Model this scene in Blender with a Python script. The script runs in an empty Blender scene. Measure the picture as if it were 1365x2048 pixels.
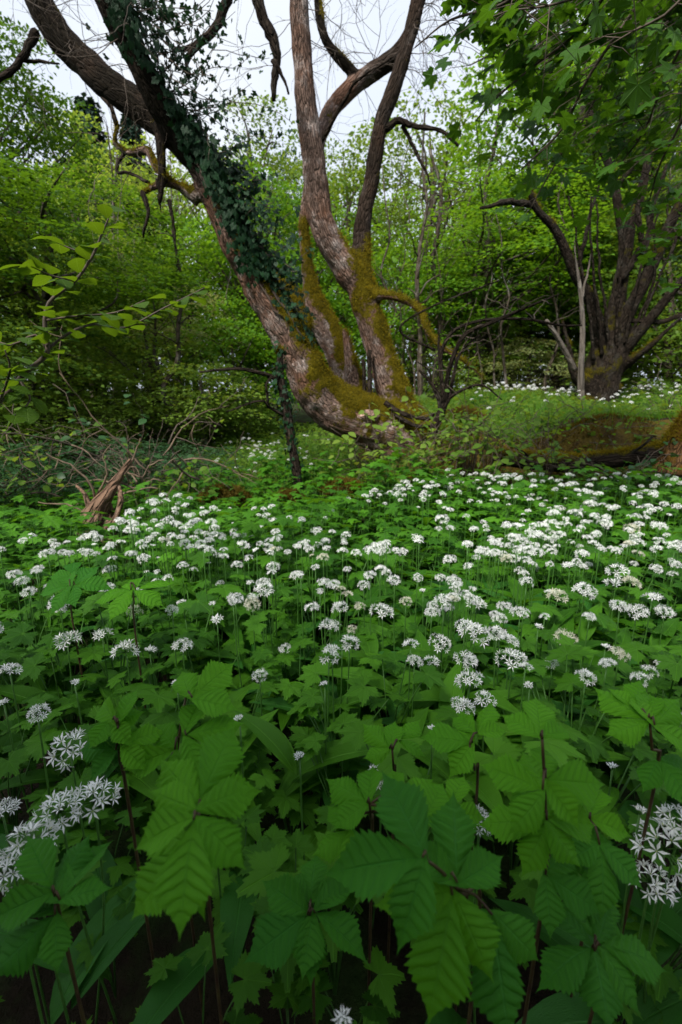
import bpy, math, random
import numpy as np
from mathutils import Vector, Matrix, Quaternion, noise as mnoise

R = math.radians
random.seed(11)
rng = np.random.default_rng(11)
sc = bpy.context.scene
COL = sc.collection

# ------------------------------------------------------------------ camera
PITCH = 13.0
CAM = Vector((0.0, 0.0, 0.95))
F = 910.0                      # focal length in pixels of the 1365 wide photograph
cd = bpy.data.cameras.new('camera')
cam = bpy.data.objects.new('camera', cd)
COL.objects.link(cam)
cam.location = CAM
cam.rotation_euler = (R(90 - PITCH), 0, 0)
cd.sensor_fit = 'HORIZONTAL'
cd.sensor_width = 24.0
cd.lens = 16.0
cd.clip_start = 0.02
cd.clip_end = 1000.0
cd.dof.use_dof = True
cd.dof.focus_distance = 0.95
cd.dof.aperture_fstop = 5.0
sc.camera = cam

# ------------------------------------------------------------------ sky, sun, exposure
SUN_ELEV, SUN_AZ = 48.0, -148.0         # azimuth from +Y towards +X
w = bpy.data.worlds.new('World')
sc.world = w
w.use_nodes = True
nt = w.node_tree
nt.nodes.clear()
out = nt.nodes.new('ShaderNodeOutputWorld')
bg = nt.nodes.new('ShaderNodeBackground')
sky = nt.nodes.new('ShaderNodeTexSky')
sky.sky_type = 'NISHITA'
sky.sun_disc = False
sky.sun_elevation = R(SUN_ELEV)
sky.sun_rotation = R(SUN_AZ)
sky.air_density = 1.0
sky.dust_density = 2.5
cloud = nt.nodes.new('ShaderNodeTexNoise')
cloud.inputs['Scale'].default_value = 2.2
cloud.inputs['Detail'].default_value = 6
tc = nt.nodes.new('ShaderNodeTexCoord')
nt.links.new(tc.outputs['Generated'], cloud.inputs['Vector'])
cr = nt.nodes.new('ShaderNodeValToRGB')
cr.color_ramp.elements[0].position = 0.3
cr.color_ramp.elements[0].color = (0.74, 0.83, 1.0, 1)
cr.color_ramp.elements[1].position = 0.7
cr.color_ramp.elements[1].color = (0.92, 0.96, 1.0, 1)
nt.links.new(cloud.outputs['Fac'], cr.inputs['Fac'])
mul = nt.nodes.new('ShaderNodeVectorMath')
mul.operation = 'SCALE'
mul.inputs['Scale'].default_value = 10.5
nt.links.new(cr.outputs['Color'], mul.inputs[0])
mx = nt.nodes.new('ShaderNodeMix')
mx.data_type = 'RGBA'
mx.inputs[0].default_value = 0.82
nt.links.new(sky.outputs['Color'], mx.inputs[6])
nt.links.new(mul.outputs['Vector'], mx.inputs[7])
nt.links.new(mx.outputs[2], bg.inputs['Color'])
bg.inputs['Strength'].default_value = 0.06
nt.links.new(bg.outputs['Background'], out.inputs['Surface'])

sd = bpy.data.lights.new('sun', 'SUN')
sd.energy = 3.3
sd.angle = R(12)
sd.color = (1.0, 0.95, 0.86)
sun = bpy.data.objects.new('sun', sd)
COL.objects.link(sun)
sdir = Vector((math.sin(R(SUN_AZ)) * math.cos(R(SUN_ELEV)), math.cos(R(SUN_AZ)) * math.cos(R(SUN_ELEV)), math.sin(R(SUN_ELEV))))
sun.rotation_euler = (-sdir).to_track_quat('-Z', 'Y').to_euler()
sun.location = sdir * 30

vs = sc.view_settings
vs.view_transform = 'Standard'
vs.look = 'None'
vs.exposure = 1.0
vs.gamma = 1.0
vs.use_curve_mapping = False

cy = sc.cycles
cy.max_bounces = 6
cy.diffuse_bounces = 3
cy.glossy_bounces = 2
cy.transmission_bounces = 4
cy.transparent_max_bounces = 4
cy.caustics_reflective = False
cy.caustics_refractive = False
cy.use_denoising = True

# ------------------------------------------------------------------ projection helpers (photograph pixel + distance -> place)
SP, CP = math.sin(R(PITCH)), math.cos(R(PITCH))
def ray(px, py):
    u = (px - 682.5) / F
    v = (1024 - py) / F
    return Vector((u, v * SP + CP, v * CP - SP))
def at(px, py, Y):
    d = ray(px, py)
    return CAM + d * (Y / d.y)
def depth_t(px, py, Y):
    return Y / ray(px, py).y
def at_z(px, py, z):
    d = ray(px, py)
    t = (z - CAM.z) / d.z
    return CAM + d * t, t
def pix(p):
    d = Vector(p) - CAM
    f = d.y * CP - d.z * SP
    up = d.y * SP + d.z * CP
    if f < 1e-4:
        return -9999, -9999, f
    return 682.5 + F * d.x / f, 1024 - F * up / f, f
def in_frame(p, m=40):
    x, y, f = pix(p)
    return f > 0.05 and -m < x < 1365 + m and -m < y < 2048 + m

def sm(a, b, x):
    t = np.clip((x - a) / (b - a), 0, 1)
    return t * t * (3 - 2 * t)
def ground_h(x, y):
    x = np.asarray(x, float); y = np.asarray(y, float)
    wr = sm(0.1, 1.1, x)
    ye = 3.9 + 0.16 * np.sin(x * 1.9) + 0.09 * np.sin(x * 5.3)
    hr = 0.70 * (1 + 0.12 * np.sin(x * 2.7 + 0.5) + 0.06 * np.sin(x * 6.1)) * sm(ye, ye + 0.42, y) + 0.05 * sm(4.2, 5.4, y) + 0.22 * sm(5.0, 8.0, y)
    hl = 0.10 * sm(3.3, 4.2, y) + 0.36 * sm(4.8, 9.0, y)
    h = wr * hr + (1 - wr) * hl
    h = h - 0.3 * sm(-1.3, -3.0, x) * sm(2.6, 4.2, y) * (1 - sm(6, 12, y))
    h = h + 0.12 * sm(2.2, 3.7, y) * sm(-0.9, 0.8, x) * (1 - 0.6 * sm(3.8, 4.6, y)) - 0.14 * (1 - sm(0.1, 0.75, y))
    h = h + 0.045 * np.clip(y - 12, 0, 70)
    h = h + 0.025 * np.sin(x * 2.3 + 1.0) * np.sin(y * 1.9) + 0.012 * np.sin(x * 7.1) * np.sin(y * 6.3 + 1.3)
    return h
def gh(x, y):
    return float(ground_h(x, y))

# ------------------------------------------------------------------ objects and tags
def link(o, parent=None):
    COL.objects.link(o)
    if parent is not None:
        o.parent = parent
    return o
def tag(o, label=None, cat=None, group=None, kind=None):
    if label: o['label'] = label
    if cat: o['category'] = cat
    if group: o['group'] = group
    if kind: o['kind'] = kind
    return o
def thing(name, label, cat, loc=(0, 0, 0), group=None, rz=0.0, s=1.0):
    o = bpy.data.objects.new(name, None)
    o.empty_display_size = 0.05
    o.location = loc
    o.rotation_euler = (0, 0, rz)
    o.scale = (s, s, s)
    link(o)
    return tag(o, label, cat, group)
def part(name, me, parent, mat=None, M=None, kind=None, label=None):
    o = bpy.data.objects.new(name, me)
    link(o, parent)
    if M is not None: o.matrix_basis = M
    if mat is not None:
        if len(me.materials) == 0:
            me.materials.append(mat)
        elif me.materials[0] is not mat:
            o.material_slots[0].link = 'OBJECT'
            o.material_slots[0].material = mat
    if kind: o['kind'] = kind
    if label: o['label'] = label
    return o

def mesh_np(name, V, T, luv=None, rnd=None, extra=None, smooth=True):
    """triangle mesh from numpy arrays with point attributes"""
    V = np.asarray(V, np.float32); T = np.asarray(T, np.int32)
    me = bpy.data.meshes.new(name)
    nf = len(T)
    me.vertices.add(len(V))
    me.vertices.foreach_set('co', V.ravel())
    me.loops.add(nf * 3)
    me.loops.foreach_set('vertex_index', T.ravel())
    me.polygons.add(nf)
    me.polygons.foreach_set('loop_start', np.arange(0, nf * 3, 3, dtype=np.int32))
    me.polygons.foreach_set('loop_total', np.full(nf, 3, np.int32))
    if smooth:
        me.polygons.foreach_set('use_smooth', np.ones(nf, bool))
    me.update(calc_edges=True)
    if luv is not None:
        a = me.attributes.new('luv', 'FLOAT_VECTOR', 'POINT')
        L = np.zeros((len(V), 3), np.float32); L[:, :luv.shape[1]] = luv
        a.data.foreach_set('vector', L.ravel())
    if rnd is not None:
        a = me.attributes.new('rnd', 'FLOAT', 'POINT')
        a.data.foreach_set('value', np.asarray(rnd, np.float32))
    for k, v in (extra or {}).items():
        if v.ndim == 2:
            a = me.attributes.new(k, 'FLOAT_VECTOR', 'POINT'); a.data.foreach_set('vector', v.astype(np.float32).ravel())
        else:
            a = me.attributes.new(k, 'FLOAT', 'POINT'); a.data.foreach_set('value', v.astype(np.float32))
    return me

class Tpl:
    """small triangle template"""
    def __init__(s, V, T, luv=None):
        s.V = np.asarray(V, float); s.T = np.asarray(T, int)
        s.luv = np.zeros((len(s.V), 2)) if luv is None else np.asarray(luv, float)
    def mesh(s, name):
        return mesh_np(name, s.V, s.T, s.luv)

class Bag:
    """collects many templates into one mesh"""
    def __init__(s): s.V = []; s.T = []; s.L = []; s.R = []; s.n = 0
    def add(s, tpl, M, r=None):
        M = np.asarray(M)
        V = tpl.V @ M[:3, :3].T + M[:3, 3]
        s.V.append(V); s.T.append(tpl.T + s.n); s.L.append(tpl.luv)
        s.R.append(np.full(len(V), random.random() if r is None else r)); s.n += len(V)
    def add_many(s, tpl, A, P, r=None):
        """A (N,3,3) linear parts, P (N,3)"""
        N, nv = len(P), len(tpl.V)
        V = np.einsum('nij,vj->nvi', A, tpl.V) + P[:, None, :]
        T = tpl.T[None] + (np.arange(N) * nv)[:, None, None] + s.n
        s.V.append(V.reshape(-1, 3)); s.T.append(T.reshape(-1, 3))
        s.L.append(np.tile(tpl.luv, (N, 1)))
        rr = rng.random(N) if r is None else np.asarray(r)
        s.R.append(np.repeat(rr, nv)); s.n += N * nv
    def mesh(s, name):
        return mesh_np(name, np.concatenate(s.V), np.concatenate(s.T), np.concatenate(s.L), np.concatenate(s.R))

def basis(fwd, up, scale=1.0):
    """(N,3,3): local y -> fwd, local z -> about up"""
    f = fwd / (np.linalg.norm(fwd, axis=-1, keepdims=True) + 1e-9)
    x = np.cross(f, up); x /= (np.linalg.norm(x, axis=-1, keepdims=True) + 1e-9)
    z = np.cross(x, f)
    A = np.stack([x, f, z], axis=-1)
    return A * np.asarray(scale).reshape(-1, 1, 1)
def mat4(fwd, up, loc, s=1.0):
    A = basis(np.array([fwd], float), np.array([up], float), s)[0]
    M = Matrix.Identity(4)
    for i in range(3):
        for j in range(3): M[i][j] = A[i][j]
        M[i][3] = loc[i]
    return M

def resample(P, Rr, step):
    """Catmull-Rom through points with radii"""
    P = np.asarray(P, float); Rr = np.asarray(Rr, float)
    if len(P) == 2:
        n = max(2, int(np.linalg.norm(P[1] - P[0]) / step) + 1)
        t = np.linspace(0, 1, n)[:, None]
        return P[0] + (P[1] - P[0]) * t, Rr[0] + (Rr[1] - Rr[0]) * t[:, 0]
    Q = np.vstack([2 * P[0] - P[1], P, 2 * P[-1] - P[-2]])
    o, rr = [], []
    for i in range(1, len(Q) - 2):
        L = np.linalg.norm(Q[i + 1] - Q[i]); n = max(1, int(round(L / step)))
        for k in range(n):
            t = k / n
            o.append(0.5 * (2 * Q[i] + (Q[i + 1] - Q[i - 1]) * t + (2 * Q[i - 1] - 5 * Q[i] + 4 * Q[i + 1] - Q[i + 2]) * t * t + (3 * Q[i] - Q[i - 1] - 3 * Q[i + 1] + Q[i + 2]) * t ** 3))
            rr.append(Rr[i - 1] + (Rr[i] - Rr[i - 1]) * t)
    o.append(P[-1]); rr.append(Rr[-1])
    return np.array(o), np.array(rr)
def frames(P):
    T = np.gradient(P, axis=0); T /= (np.linalg.norm(T, axis=1, keepdims=True) + 1e-9)
    n = np.cross(T[0], [0.31, 0.9, 0.13]); n /= np.linalg.norm(n)
    N = [n]
    for i in range(1, len(P)):
        n = N[-1] - T[i] * np.dot(N[-1], T[i]); n /= (np.linalg.norm(n) + 1e-9); N.append(n)
    N = np.array(N)
    return T, N, np.cross(T, N)
def tube(P, Rr, sides=8, wob=0.0):
    T, N, B = frames(P)
    a = np.linspace(0, 2 * math.pi, sides, endpoint=False)
    rad = np.asarray(Rr)[:, None] * (1 + wob * rng.normal(size=(len(P), sides)))
    V = P[:, None, :] + rad[..., None] * (np.cos(a)[None, :, None] * N[:, None, :] + np.sin(a)[None, :, None] * B[:, None, :])
    n = len(P)
    V = V.reshape(-1, 3)
    i = np.arange(n - 1)[:, None] * sides; j = np.arange(sides)[None, :]; j2 = (j + 1) % sides
    q = np.stack([i + j, i + j2, i + sides + j2, i + sides + j], -1).reshape(-1, 4)
    Tr = np.concatenate([q[:, [0, 1, 2]], q[:, [0, 2, 3]]])
    c0, c1 = len(V), len(V) + 1
    V = np.vstack([V, P[0], P[-1]])
    caps = [[c0, (k + 1) % sides, k] for k in range(sides)] + [[c1, (n - 1) * sides + k, (n - 1) * sides + (k + 1) % sides] for k in range(sides)]
    Tr = np.vstack([Tr, caps])
    s = np.concatenate([[0], np.cumsum(np.linalg.norm(np.diff(P, axis=0), axis=1))])
    bc = np.zeros((len(V), 3))
    bc[:n * sides, 0] = (np.asarray(Rr)[:, None] * np.cos(a)[None]).ravel()
    bc[:n * sides, 1] = (np.asarray(Rr)[:, None] * np.sin(a)[None]).ravel()
    bc[:n * sides, 2] = np.repeat(s, sides); bc[c1, 2] = s[-1]
    return V, Tr, bc
def tubes_mesh(name, lst, sides=6, wob=0.0):
    V, T, B, n = [], [], [], 0
    for P, Rr in lst:
        v, t, b = tube(np.asarray(P), Rr, sides, wob)
        V.append(v); T.append(t + n); B.append(b + random.random() * 3); n += len(v)
    V = np.vstack(V)
    return mesh_np(name, V, np.vstack(T), extra={'barkco': np.vstack(B), 'moss': np.zeros(len(V))})
def pxlimb(pts, step=0.06):
    """list of (px, py, Y, radius px) -> resampled path and radii in metres"""
    P = [at(a, b, Y) for a, b, Y, r in pts]
    Rr = [r * depth_t(a, b, Y) / F for a, b, Y, r in pts]
    return resample(P, Rr, step)

# ------------------------------------------------------------------ materials
def newmat(name):
    m = bpy.data.materials.new(name); m.use_nodes = True
    m.node_tree.nodes.clear()
    return m, m.node_tree
class N:
    """tiny node helper"""
    def __init__(s, nt): s.nt = nt
    def new(s, t, **k):
        n = s.nt.nodes.new(t)
        for a, b in k.items(): setattr(n, a, b)
        return n
    def set(s, n, i, v):
        if hasattr(v, 'is_linked') or isinstance(v, bpy.types.NodeSocket): s.nt.links.new(v, n.inputs[i])
        else: n.inputs[i].default_value = v
    def math(s, op, a, b=0.0, c=None, clamp=False):
        n = s.new('ShaderNodeMath', operation=op, use_clamp=clamp)
        s.set(n, 0, a); s.set(n, 1, b)
        if c is not None: s.set(n, 2, c)
        return n.outputs[0]
    def mix(s, f, a, b, blend='MIX'):
        n = s.new('ShaderNodeMix', data_type='RGBA', blend_type=blend)
        s.set(n, 0, f)
        for i, v in ((6, a), (7, b)):
            if isinstance(v, tuple): v = (*v[:3], 1)
            s.set(n, i, v)
        return n.outputs[2]
    def noise(s, vec, scale, detail=4, rough=0.55):
        n = s.new('ShaderNodeTexNoise'); s.set(n, 'Scale', scale); s.set(n, 'Detail', detail); s.set(n, 'Roughness', rough)
        if vec is not None: s.set(n, 'Vector', vec)
        return n.outputs['Fac']
    def ramp(s, f, stops):
        n = s.new('ShaderNodeValToRGB'); e = n.color_ramp.elements
        while len(e) > len(stops): e.remove(e[-1])
        while len(e) < len(stops): e.new(0.5)
        for i, (p, c) in enumerate(stops):
            e[i].position = p; e[i].color = (*c[:3], 1) if isinstance(c, tuple) else (c, c, c, 1)
        s.set(n, 'Fac', f)
        return n.outputs['Color']
    def attr(s, name, o='Fac'):
        return s.new('ShaderNodeAttribute', attribute_name=name).outputs[o]
    def bump(s, h, strength, dist):
        n = s.new('ShaderNodeBump'); s.set(n, 'Height', h); s.set(n, 'Strength', strength); s.set(n, 'Distance', dist)
        return n.outputs['Normal']

def leaf_mat(name, a, b, trans=0.35, rough=0.55, veins=0, vein_col=None, tcol=None, spec=0.2, lat=0.55):
    m, nt = newmat(name); k = N(nt)
    info = k.new('ShaderNodeObjectInfo')
    rn = k.math('FRACT', k.math('ADD', k.attr('rnd'), info.outputs['Random']))
    geo = k.new('ShaderNodeNewGeometry')
    big = k.noise(geo.outputs['Position'], 1.3, 2)
    f = k.math('ADD', k.math('MULTIPLY', rn, 0.75), k.math('MULTIPLY', k.math('SUBTRACT', big, 0.5), 1.2), clamp=True)
    col = k.mix(f, a, b)
    blot = k.noise(geo.outputs['Position'], 60.0, 3)
    col = k.mix(k.math('MULTIPLY', blot, 0.22), col, (0.02, 0.05, 0.01), 'MULTIPLY')
    nrm = None
    if veins:
        sep = k.new('ShaderNodeSeparateXYZ'); nt.links.new(k.attr('luv', 'Vector'), sep.inputs[0])
        au = k.math('ABSOLUTE', sep.outputs[0])
        mid = k.math('SUBTRACT', 1.0, k.math('MULTIPLY', au, 16.0), clamp=True)
        ph = k.math('ADD', k.math('MULTIPLY', sep.outputs[1], float(veins)), k.math('ADD', k.math('MULTIPLY', k.math('SUBTRACT', k.noise(k.attr('luv', 'Vector'), 3.0, 2), 0.5), 0.7), k.math('MULTIPLY', k.math('MULTIPLY', au, au), -0.35)))
        tri = k.math('ABSOLUTE', k.math('SUBTRACT', k.math('FRACT', ph), 0.5))     # .5 on the vein
        lv = k.math('MULTIPLY', k.math('SUBTRACT', tri, 0.36), 7.0, clamp=True)
        fine = k.noise(k.attr('luv', 'Vector'), 26.0, 4)
        v = k.math('MAXIMUM', mid, k.math('MULTIPLY', lv, lat))
        vc = vein_col or tuple(min(1, c * 1.7 + 0.012) for c in b)
        groove = k.math('MULTIPLY', k.math('SUBTRACT', tri, 0.34), 6.0, clamp=True)
        col = k.mix(k.math('MULTIPLY', groove, 0.9 * lat), col, tuple(c * 0.45 for c in a))  # occlusion shade painted into the leaf colour along the vein grooves
        col = k.mix(k.math('MULTIPLY', v, 0.4), col, vc)
        h = k.math('ADD', k.math('MULTIPLY', k.math('MAXIMUM', v, k.math('MULTIPLY', groove, lat)), -1.0), k.math('MULTIPLY', fine, 0.6))
        nrm = k.bump(h, 0.55, 0.005)
    bs = k.new('ShaderNodeBsdfPrincipled')
    k.set(bs, 'Base Color', col); k.set(bs, 'Roughness', rough); k.set(bs, 'Specular IOR Level', spec)
    tr = k.new('ShaderNodeBsdfTranslucent')
    k.set(tr, 'Color', k.mix(0.6, col, tcol or tuple(c * f2 for c, f2 in zip(b, (1.9, 1.45, 0.8)))))
    if nrm is not None:
        k.set(bs, 'Normal', nrm)
    ms = k.new('ShaderNodeMixShader'); k.set(ms, 0, trans)
    nt.links.new(bs.outputs[0], ms.inputs[1]); nt.links.new(tr.outputs[0], ms.inputs[2])
    o = k.new('ShaderNodeOutputMaterial'); nt.links.new(ms.outputs[0], o.inputs[0])
    return m

def bark_mat(name, plate, fissure, lichen, lichen_amt=0.4, moss_a=(0.085, 0.072, 0.005), moss_b=(0.22, 0.175, 0.010), scale=46.0, rust=0.0, plates=0.7):
    m, nt = newmat(name); k = N(nt)
    bc = k.attr('barkco', 'Vector')
    mp = k.new('ShaderNodeMapping'); k.set(mp, 'Vector', bc); k.set(mp, 'Scale', (1, 1, 0.2))
    wn = k.new('ShaderNodeTexNoise'); k.set(wn, 'Scale', 9.0); k.set(wn, 'Detail', 3); k.set(wn, 'Vector', mp.outputs[0])
    va = k.new('ShaderNodeVectorMath', operation='MULTIPLY_ADD')
    nt.links.new(wn.outputs['Color'], va.inputs[0]); va.inputs[1].default_value = (0.05, 0.05, 0.05); nt.links.new(mp.outputs[0], va.inputs[2])
    vo = k.new('ShaderNodeTexVoronoi', feature='DISTANCE_TO_EDGE'); k.set(vo, 'Scale', scale); nt.links.new(va.outputs[0], vo.inputs['Vector'])
    edge = k.math('MULTIPLY', vo.outputs['Distance'], 5.0, clamp=True)
    vc = k.new('ShaderNodeTexVoronoi'); k.set(vc, 'Scale', scale); nt.links.new(va.outputs[0], vc.inputs['Vector'])
    n1 = k.noise(mp.outputs[0], 14.0, 6, 0.65)
    n2 = k.noise(bc, 5.0, 4, 0.6)
    n3 = k.noise(bc, 70.0, 4, 0.7)
    col = k.mix(k.ramp(k.math('ADD', k.math('MULTIPLY', edge, 0.6 * plates / 0.7), k.math('MULTIPLY', n1, 0.5 + 0.6 * (0.7 - plates))), [(0.12, 0.0), (0.7, 1.0)]), fissure, plate)
    col = k.mix(k.math('MULTIPLY', n1, 0.8), col, tuple(c * 0.45 for c in plate))
    sepc = k.new('ShaderNodeSeparateColor'); nt.links.new(vc.outputs['Color'], sepc.inputs[0])
    col = k.mix(k.math('MULTIPLY', sepc.outputs[0], 0.35), col, tuple(min(1, c * 1.5) for c in plate))
    if rust:
        col = k.mix(k.math('MULTIPLY', k.ramp(k.noise(bc, 3.3, 3), [(0.45, 0.0), (0.62, 1.0)]), rust), col, (0.16, 0.07, 0.035))
    lm = k.math('MULTIPLY', k.ramp(n2, [(0.50, 0.0), (0.62, 1.0)]), k.ramp(k.math('ADD', k.math('MULTIPLY', n3, 0.6), k.math('MULTIPLY', n1, 0.5)), [(0.46, 0.0), (0.62, 1.0)]))
    lm = k.math('MULTIPLY', lm, lichen_amt)
    col = k.mix(lm, col, lichen)
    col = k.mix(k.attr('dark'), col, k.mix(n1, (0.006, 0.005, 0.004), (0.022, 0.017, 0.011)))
    ms = k.math('ADD', k.attr('moss'), k.math('MULTIPLY', k.math('SUBTRACT', k.noise(bc, 22.0, 5, 0.7), 0.5), 1.5))
    mm = k.ramp(ms, [(0.42, 0.0), (0.6, 1.0)])
    mcol = k.mix(k.ramp(k.noise(bc, 9.0, 4), [(0.35, 0.0), (0.68, 1.0)]), moss_a, moss_b)
    mcol = k.mix(k.math('MULTIPLY', n3, 0.75), mcol, tuple(c * 0.35 for c in moss_a))
    col = k.mix(mm, col, mcol)
    h = k.math('ADD', k.math('MULTIPLY', edge, plates), k.math('ADD', k.math('MULTIPLY', n1, 0.5), k.math('MULTIPLY', n3, 0.35)))
    hm = k.math('ADD', k.math('MULTIPLY', n3, 1.2), k.math('MULTIPLY', k.noise(bc, 160.0, 2), 0.7))
    hh = k.mix(mm, h, hm)
    bs = k.new('ShaderNodeBsdfPrincipled')
    k.set(bs, 'Base Color', col); k.set(bs, 'Roughness', 0.92); k.set(bs, 'Specular IOR Level', 0.06)
    k.set(bs, 'Normal', k.bump(hh, 1.0, 0.03))
    o = k.new('ShaderNodeOutputMaterial'); nt.links.new(bs.outputs[0], o.inputs[0])
    return m

def plain_mat(name, a, b, scale=20.0, rough=0.7, bump=0.3, dist=0.004, trans=0.0, spec=0.3):
    m, nt = newmat(name); k = N(nt)
    tcn = k.new('ShaderNodeTexCoord')
    n1 = k.noise(tcn.outputs['Object'], scale, 5, 0.6)
    col = k.mix(k.ramp(n1, [(0.35, 0.0), (0.65, 1.0)]), a, b)
    bs = k.new('ShaderNodeBsdfPrincipled')
    k.set(bs, 'Base Color', col); k.set(bs, 'Roughness', rough); k.set(bs, 'Specular IOR Level', spec)
    if bump: k.set(bs, 'Normal', k.bump(n1, bump, dist))
    o = k.new('ShaderNodeOutputMaterial')
    if trans:
        tr = k.new('ShaderNodeBsdfTranslucent'); k.set(tr, 'Color', col)
        ms = k.new('ShaderNodeMixShader'); k.set(ms, 0, trans)
        nt.links.new(bs.outputs[0], ms.inputs[1]); nt.links.new(tr.outputs[0], ms.inputs[2]); nt.links.new(ms.outputs[0], o.inputs[0])
    else:
        nt.links.new(bs.outputs[0], o.inputs[0])
    return m

M = {}
M['bark'] = bark_mat('main_bark', (0.185, 0.125, 0.10), (0.035, 0.022, 0.017), (0.50, 0.43, 0.40), 0.65, rust=0.5, plates=0.5)
M['bark_dark'] = bark_mat('dark_bark', (0.032, 0.024, 0.018), (0.009, 0.007, 0.005), (0.14, 0.14, 0.12), 0.2, moss_a=(0.05, 0.045, 0.008), moss_b=(0.10, 0.085, 0.012))
M['bark_far'] = bark_mat('far_bark', (0.085, 0.068, 0.05), (0.025, 0.02, 0.015), (0.3, 0.3, 0.27), 0.4, scale=14.0)
M['bark_pale'] = bark_mat('pale_bark', (0.13, 0.112, 0.095), (0.12, 0.10, 0.08), (0.24, 0.23, 0.21), 0.5, scale=12.0)
M['twig'] = plain_mat('twig', (0.045, 0.033, 0.025), (0.10, 0.075, 0.055), 30)
M['twig_pale'] = plain_mat('dead_wood', (0.065, 0.045, 0.03), (0.17, 0.12, 0.08), 18, 0.8, 0.5)
M['deadwood'] = bark_mat('dead_root_wood', (0.20, 0.125, 0.085), (0.05, 0.03, 0.02), (0.42, 0.33, 0.26), 0.4, scale=30.0)
M['stem'] = plain_mat('green_stem', (0.035, 0.11, 0.015), (0.06, 0.16, 0.025), 30, 0.5, 0.1)
M['red_stem'] = plain_mat('red_stem', (0.035, 0.014, 0.010), (0.06, 0.045, 0.014), 40, 0.55, 0.3)
M['petal'] = plain_mat('white_petal', (0.80, 0.81, 0.80), (0.86, 0.87, 0.86), 300, 0.6, 0.0, trans=0.25)
M['petal_faded'] = plain_mat('faded_petal', (0.62, 0.60, 0.46), (0.74, 0.73, 0.62), 60, 0.7, 0.0, trans=0.25)
M['floret_eye'] = plain_mat('floret_eye', (0.35, 0.42, 0.12), (0.5, 0.55, 0.2), 300, 0.6, 0.0)
M['herb'] = leaf_mat('buttercup_leaf', (0.028, 0.115, 0.006), (0.095, 0.285, 0.013), 0.36, 0.5, veins=1, lat=0.9)
M['garlic_leaf'] = leaf_mat('garlic_leaf', (0.030, 0.135, 0.018), (0.055, 0.21, 0.028), 0.35, 0.38, veins=1, lat=0.0)
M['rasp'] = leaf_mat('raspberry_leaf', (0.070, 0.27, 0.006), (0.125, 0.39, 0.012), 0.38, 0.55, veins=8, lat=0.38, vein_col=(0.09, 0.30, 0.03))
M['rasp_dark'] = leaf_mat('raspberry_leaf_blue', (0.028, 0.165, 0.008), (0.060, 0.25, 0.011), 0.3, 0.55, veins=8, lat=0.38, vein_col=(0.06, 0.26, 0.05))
M['hazel'] = leaf_mat('hazel_leaf', (0.038, 0.098, 0.004), (0.085, 0.175, 0.007), 0.5, 0.5, veins=8, vein_col=(0.19, 0.33, 0.05))
M['syc'] = leaf_mat('sycamore_leaf', (0.014, 0.058, 0.005), (0.055, 0.155, 0.009), 0.42, 0.5, veins=1)
M['ivy'] = leaf_mat('ivy_leaf', (0.006, 0.030, 0.010), (0.014, 0.058, 0.018), 0.12, 0.42, veins=1, vein_col=(0.03, 0.09, 0.04), spec=0.2)
M['bramble'] = leaf_mat('bramble_leaf', (0.13, 0.23, 0.025), (0.20, 0.30, 0.04), 0.4, 0.5, veins=7)
M['dark_leaf'] = leaf_mat('undergrowth_leaf', (0.016, 0.058, 0.016), (0.035, 0.10, 0.022), 0.25, 0.42)
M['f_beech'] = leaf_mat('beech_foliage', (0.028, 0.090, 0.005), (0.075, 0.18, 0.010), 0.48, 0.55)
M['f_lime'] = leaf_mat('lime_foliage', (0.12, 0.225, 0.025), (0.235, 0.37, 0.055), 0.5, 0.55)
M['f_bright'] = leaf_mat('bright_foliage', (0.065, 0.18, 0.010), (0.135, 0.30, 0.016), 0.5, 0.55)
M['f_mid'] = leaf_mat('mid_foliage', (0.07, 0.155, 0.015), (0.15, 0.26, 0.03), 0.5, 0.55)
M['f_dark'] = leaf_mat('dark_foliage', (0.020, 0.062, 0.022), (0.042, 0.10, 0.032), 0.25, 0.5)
M['f_pale'] = leaf_mat('pale_foliage', (0.20, 0.26, 0.09), (0.34, 0.40, 0.17), 0.4, 0.55)
M['conifer'] = leaf_mat('conifer_needles', (0.012, 0.035, 0.024), (0.03, 0.065, 0.04), 0.1, 0.55)
M['moss'] = leaf_mat('moss_tuft', (0.095, 0.082, 0.005), (0.24, 0.195, 0.010), 0.35, 0.8, spec=0.1)
M['moss_green'] = leaf_mat('bank_moss', (0.075, 0.060, 0.010), (0.17, 0.115, 0.018), 0.3, 0.8, spec=0.1)
M['grass'] = leaf_mat('grass', (0.065, 0.18, 0.014), (0.14, 0.29, 0.03), 0.45, 0.5)

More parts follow.
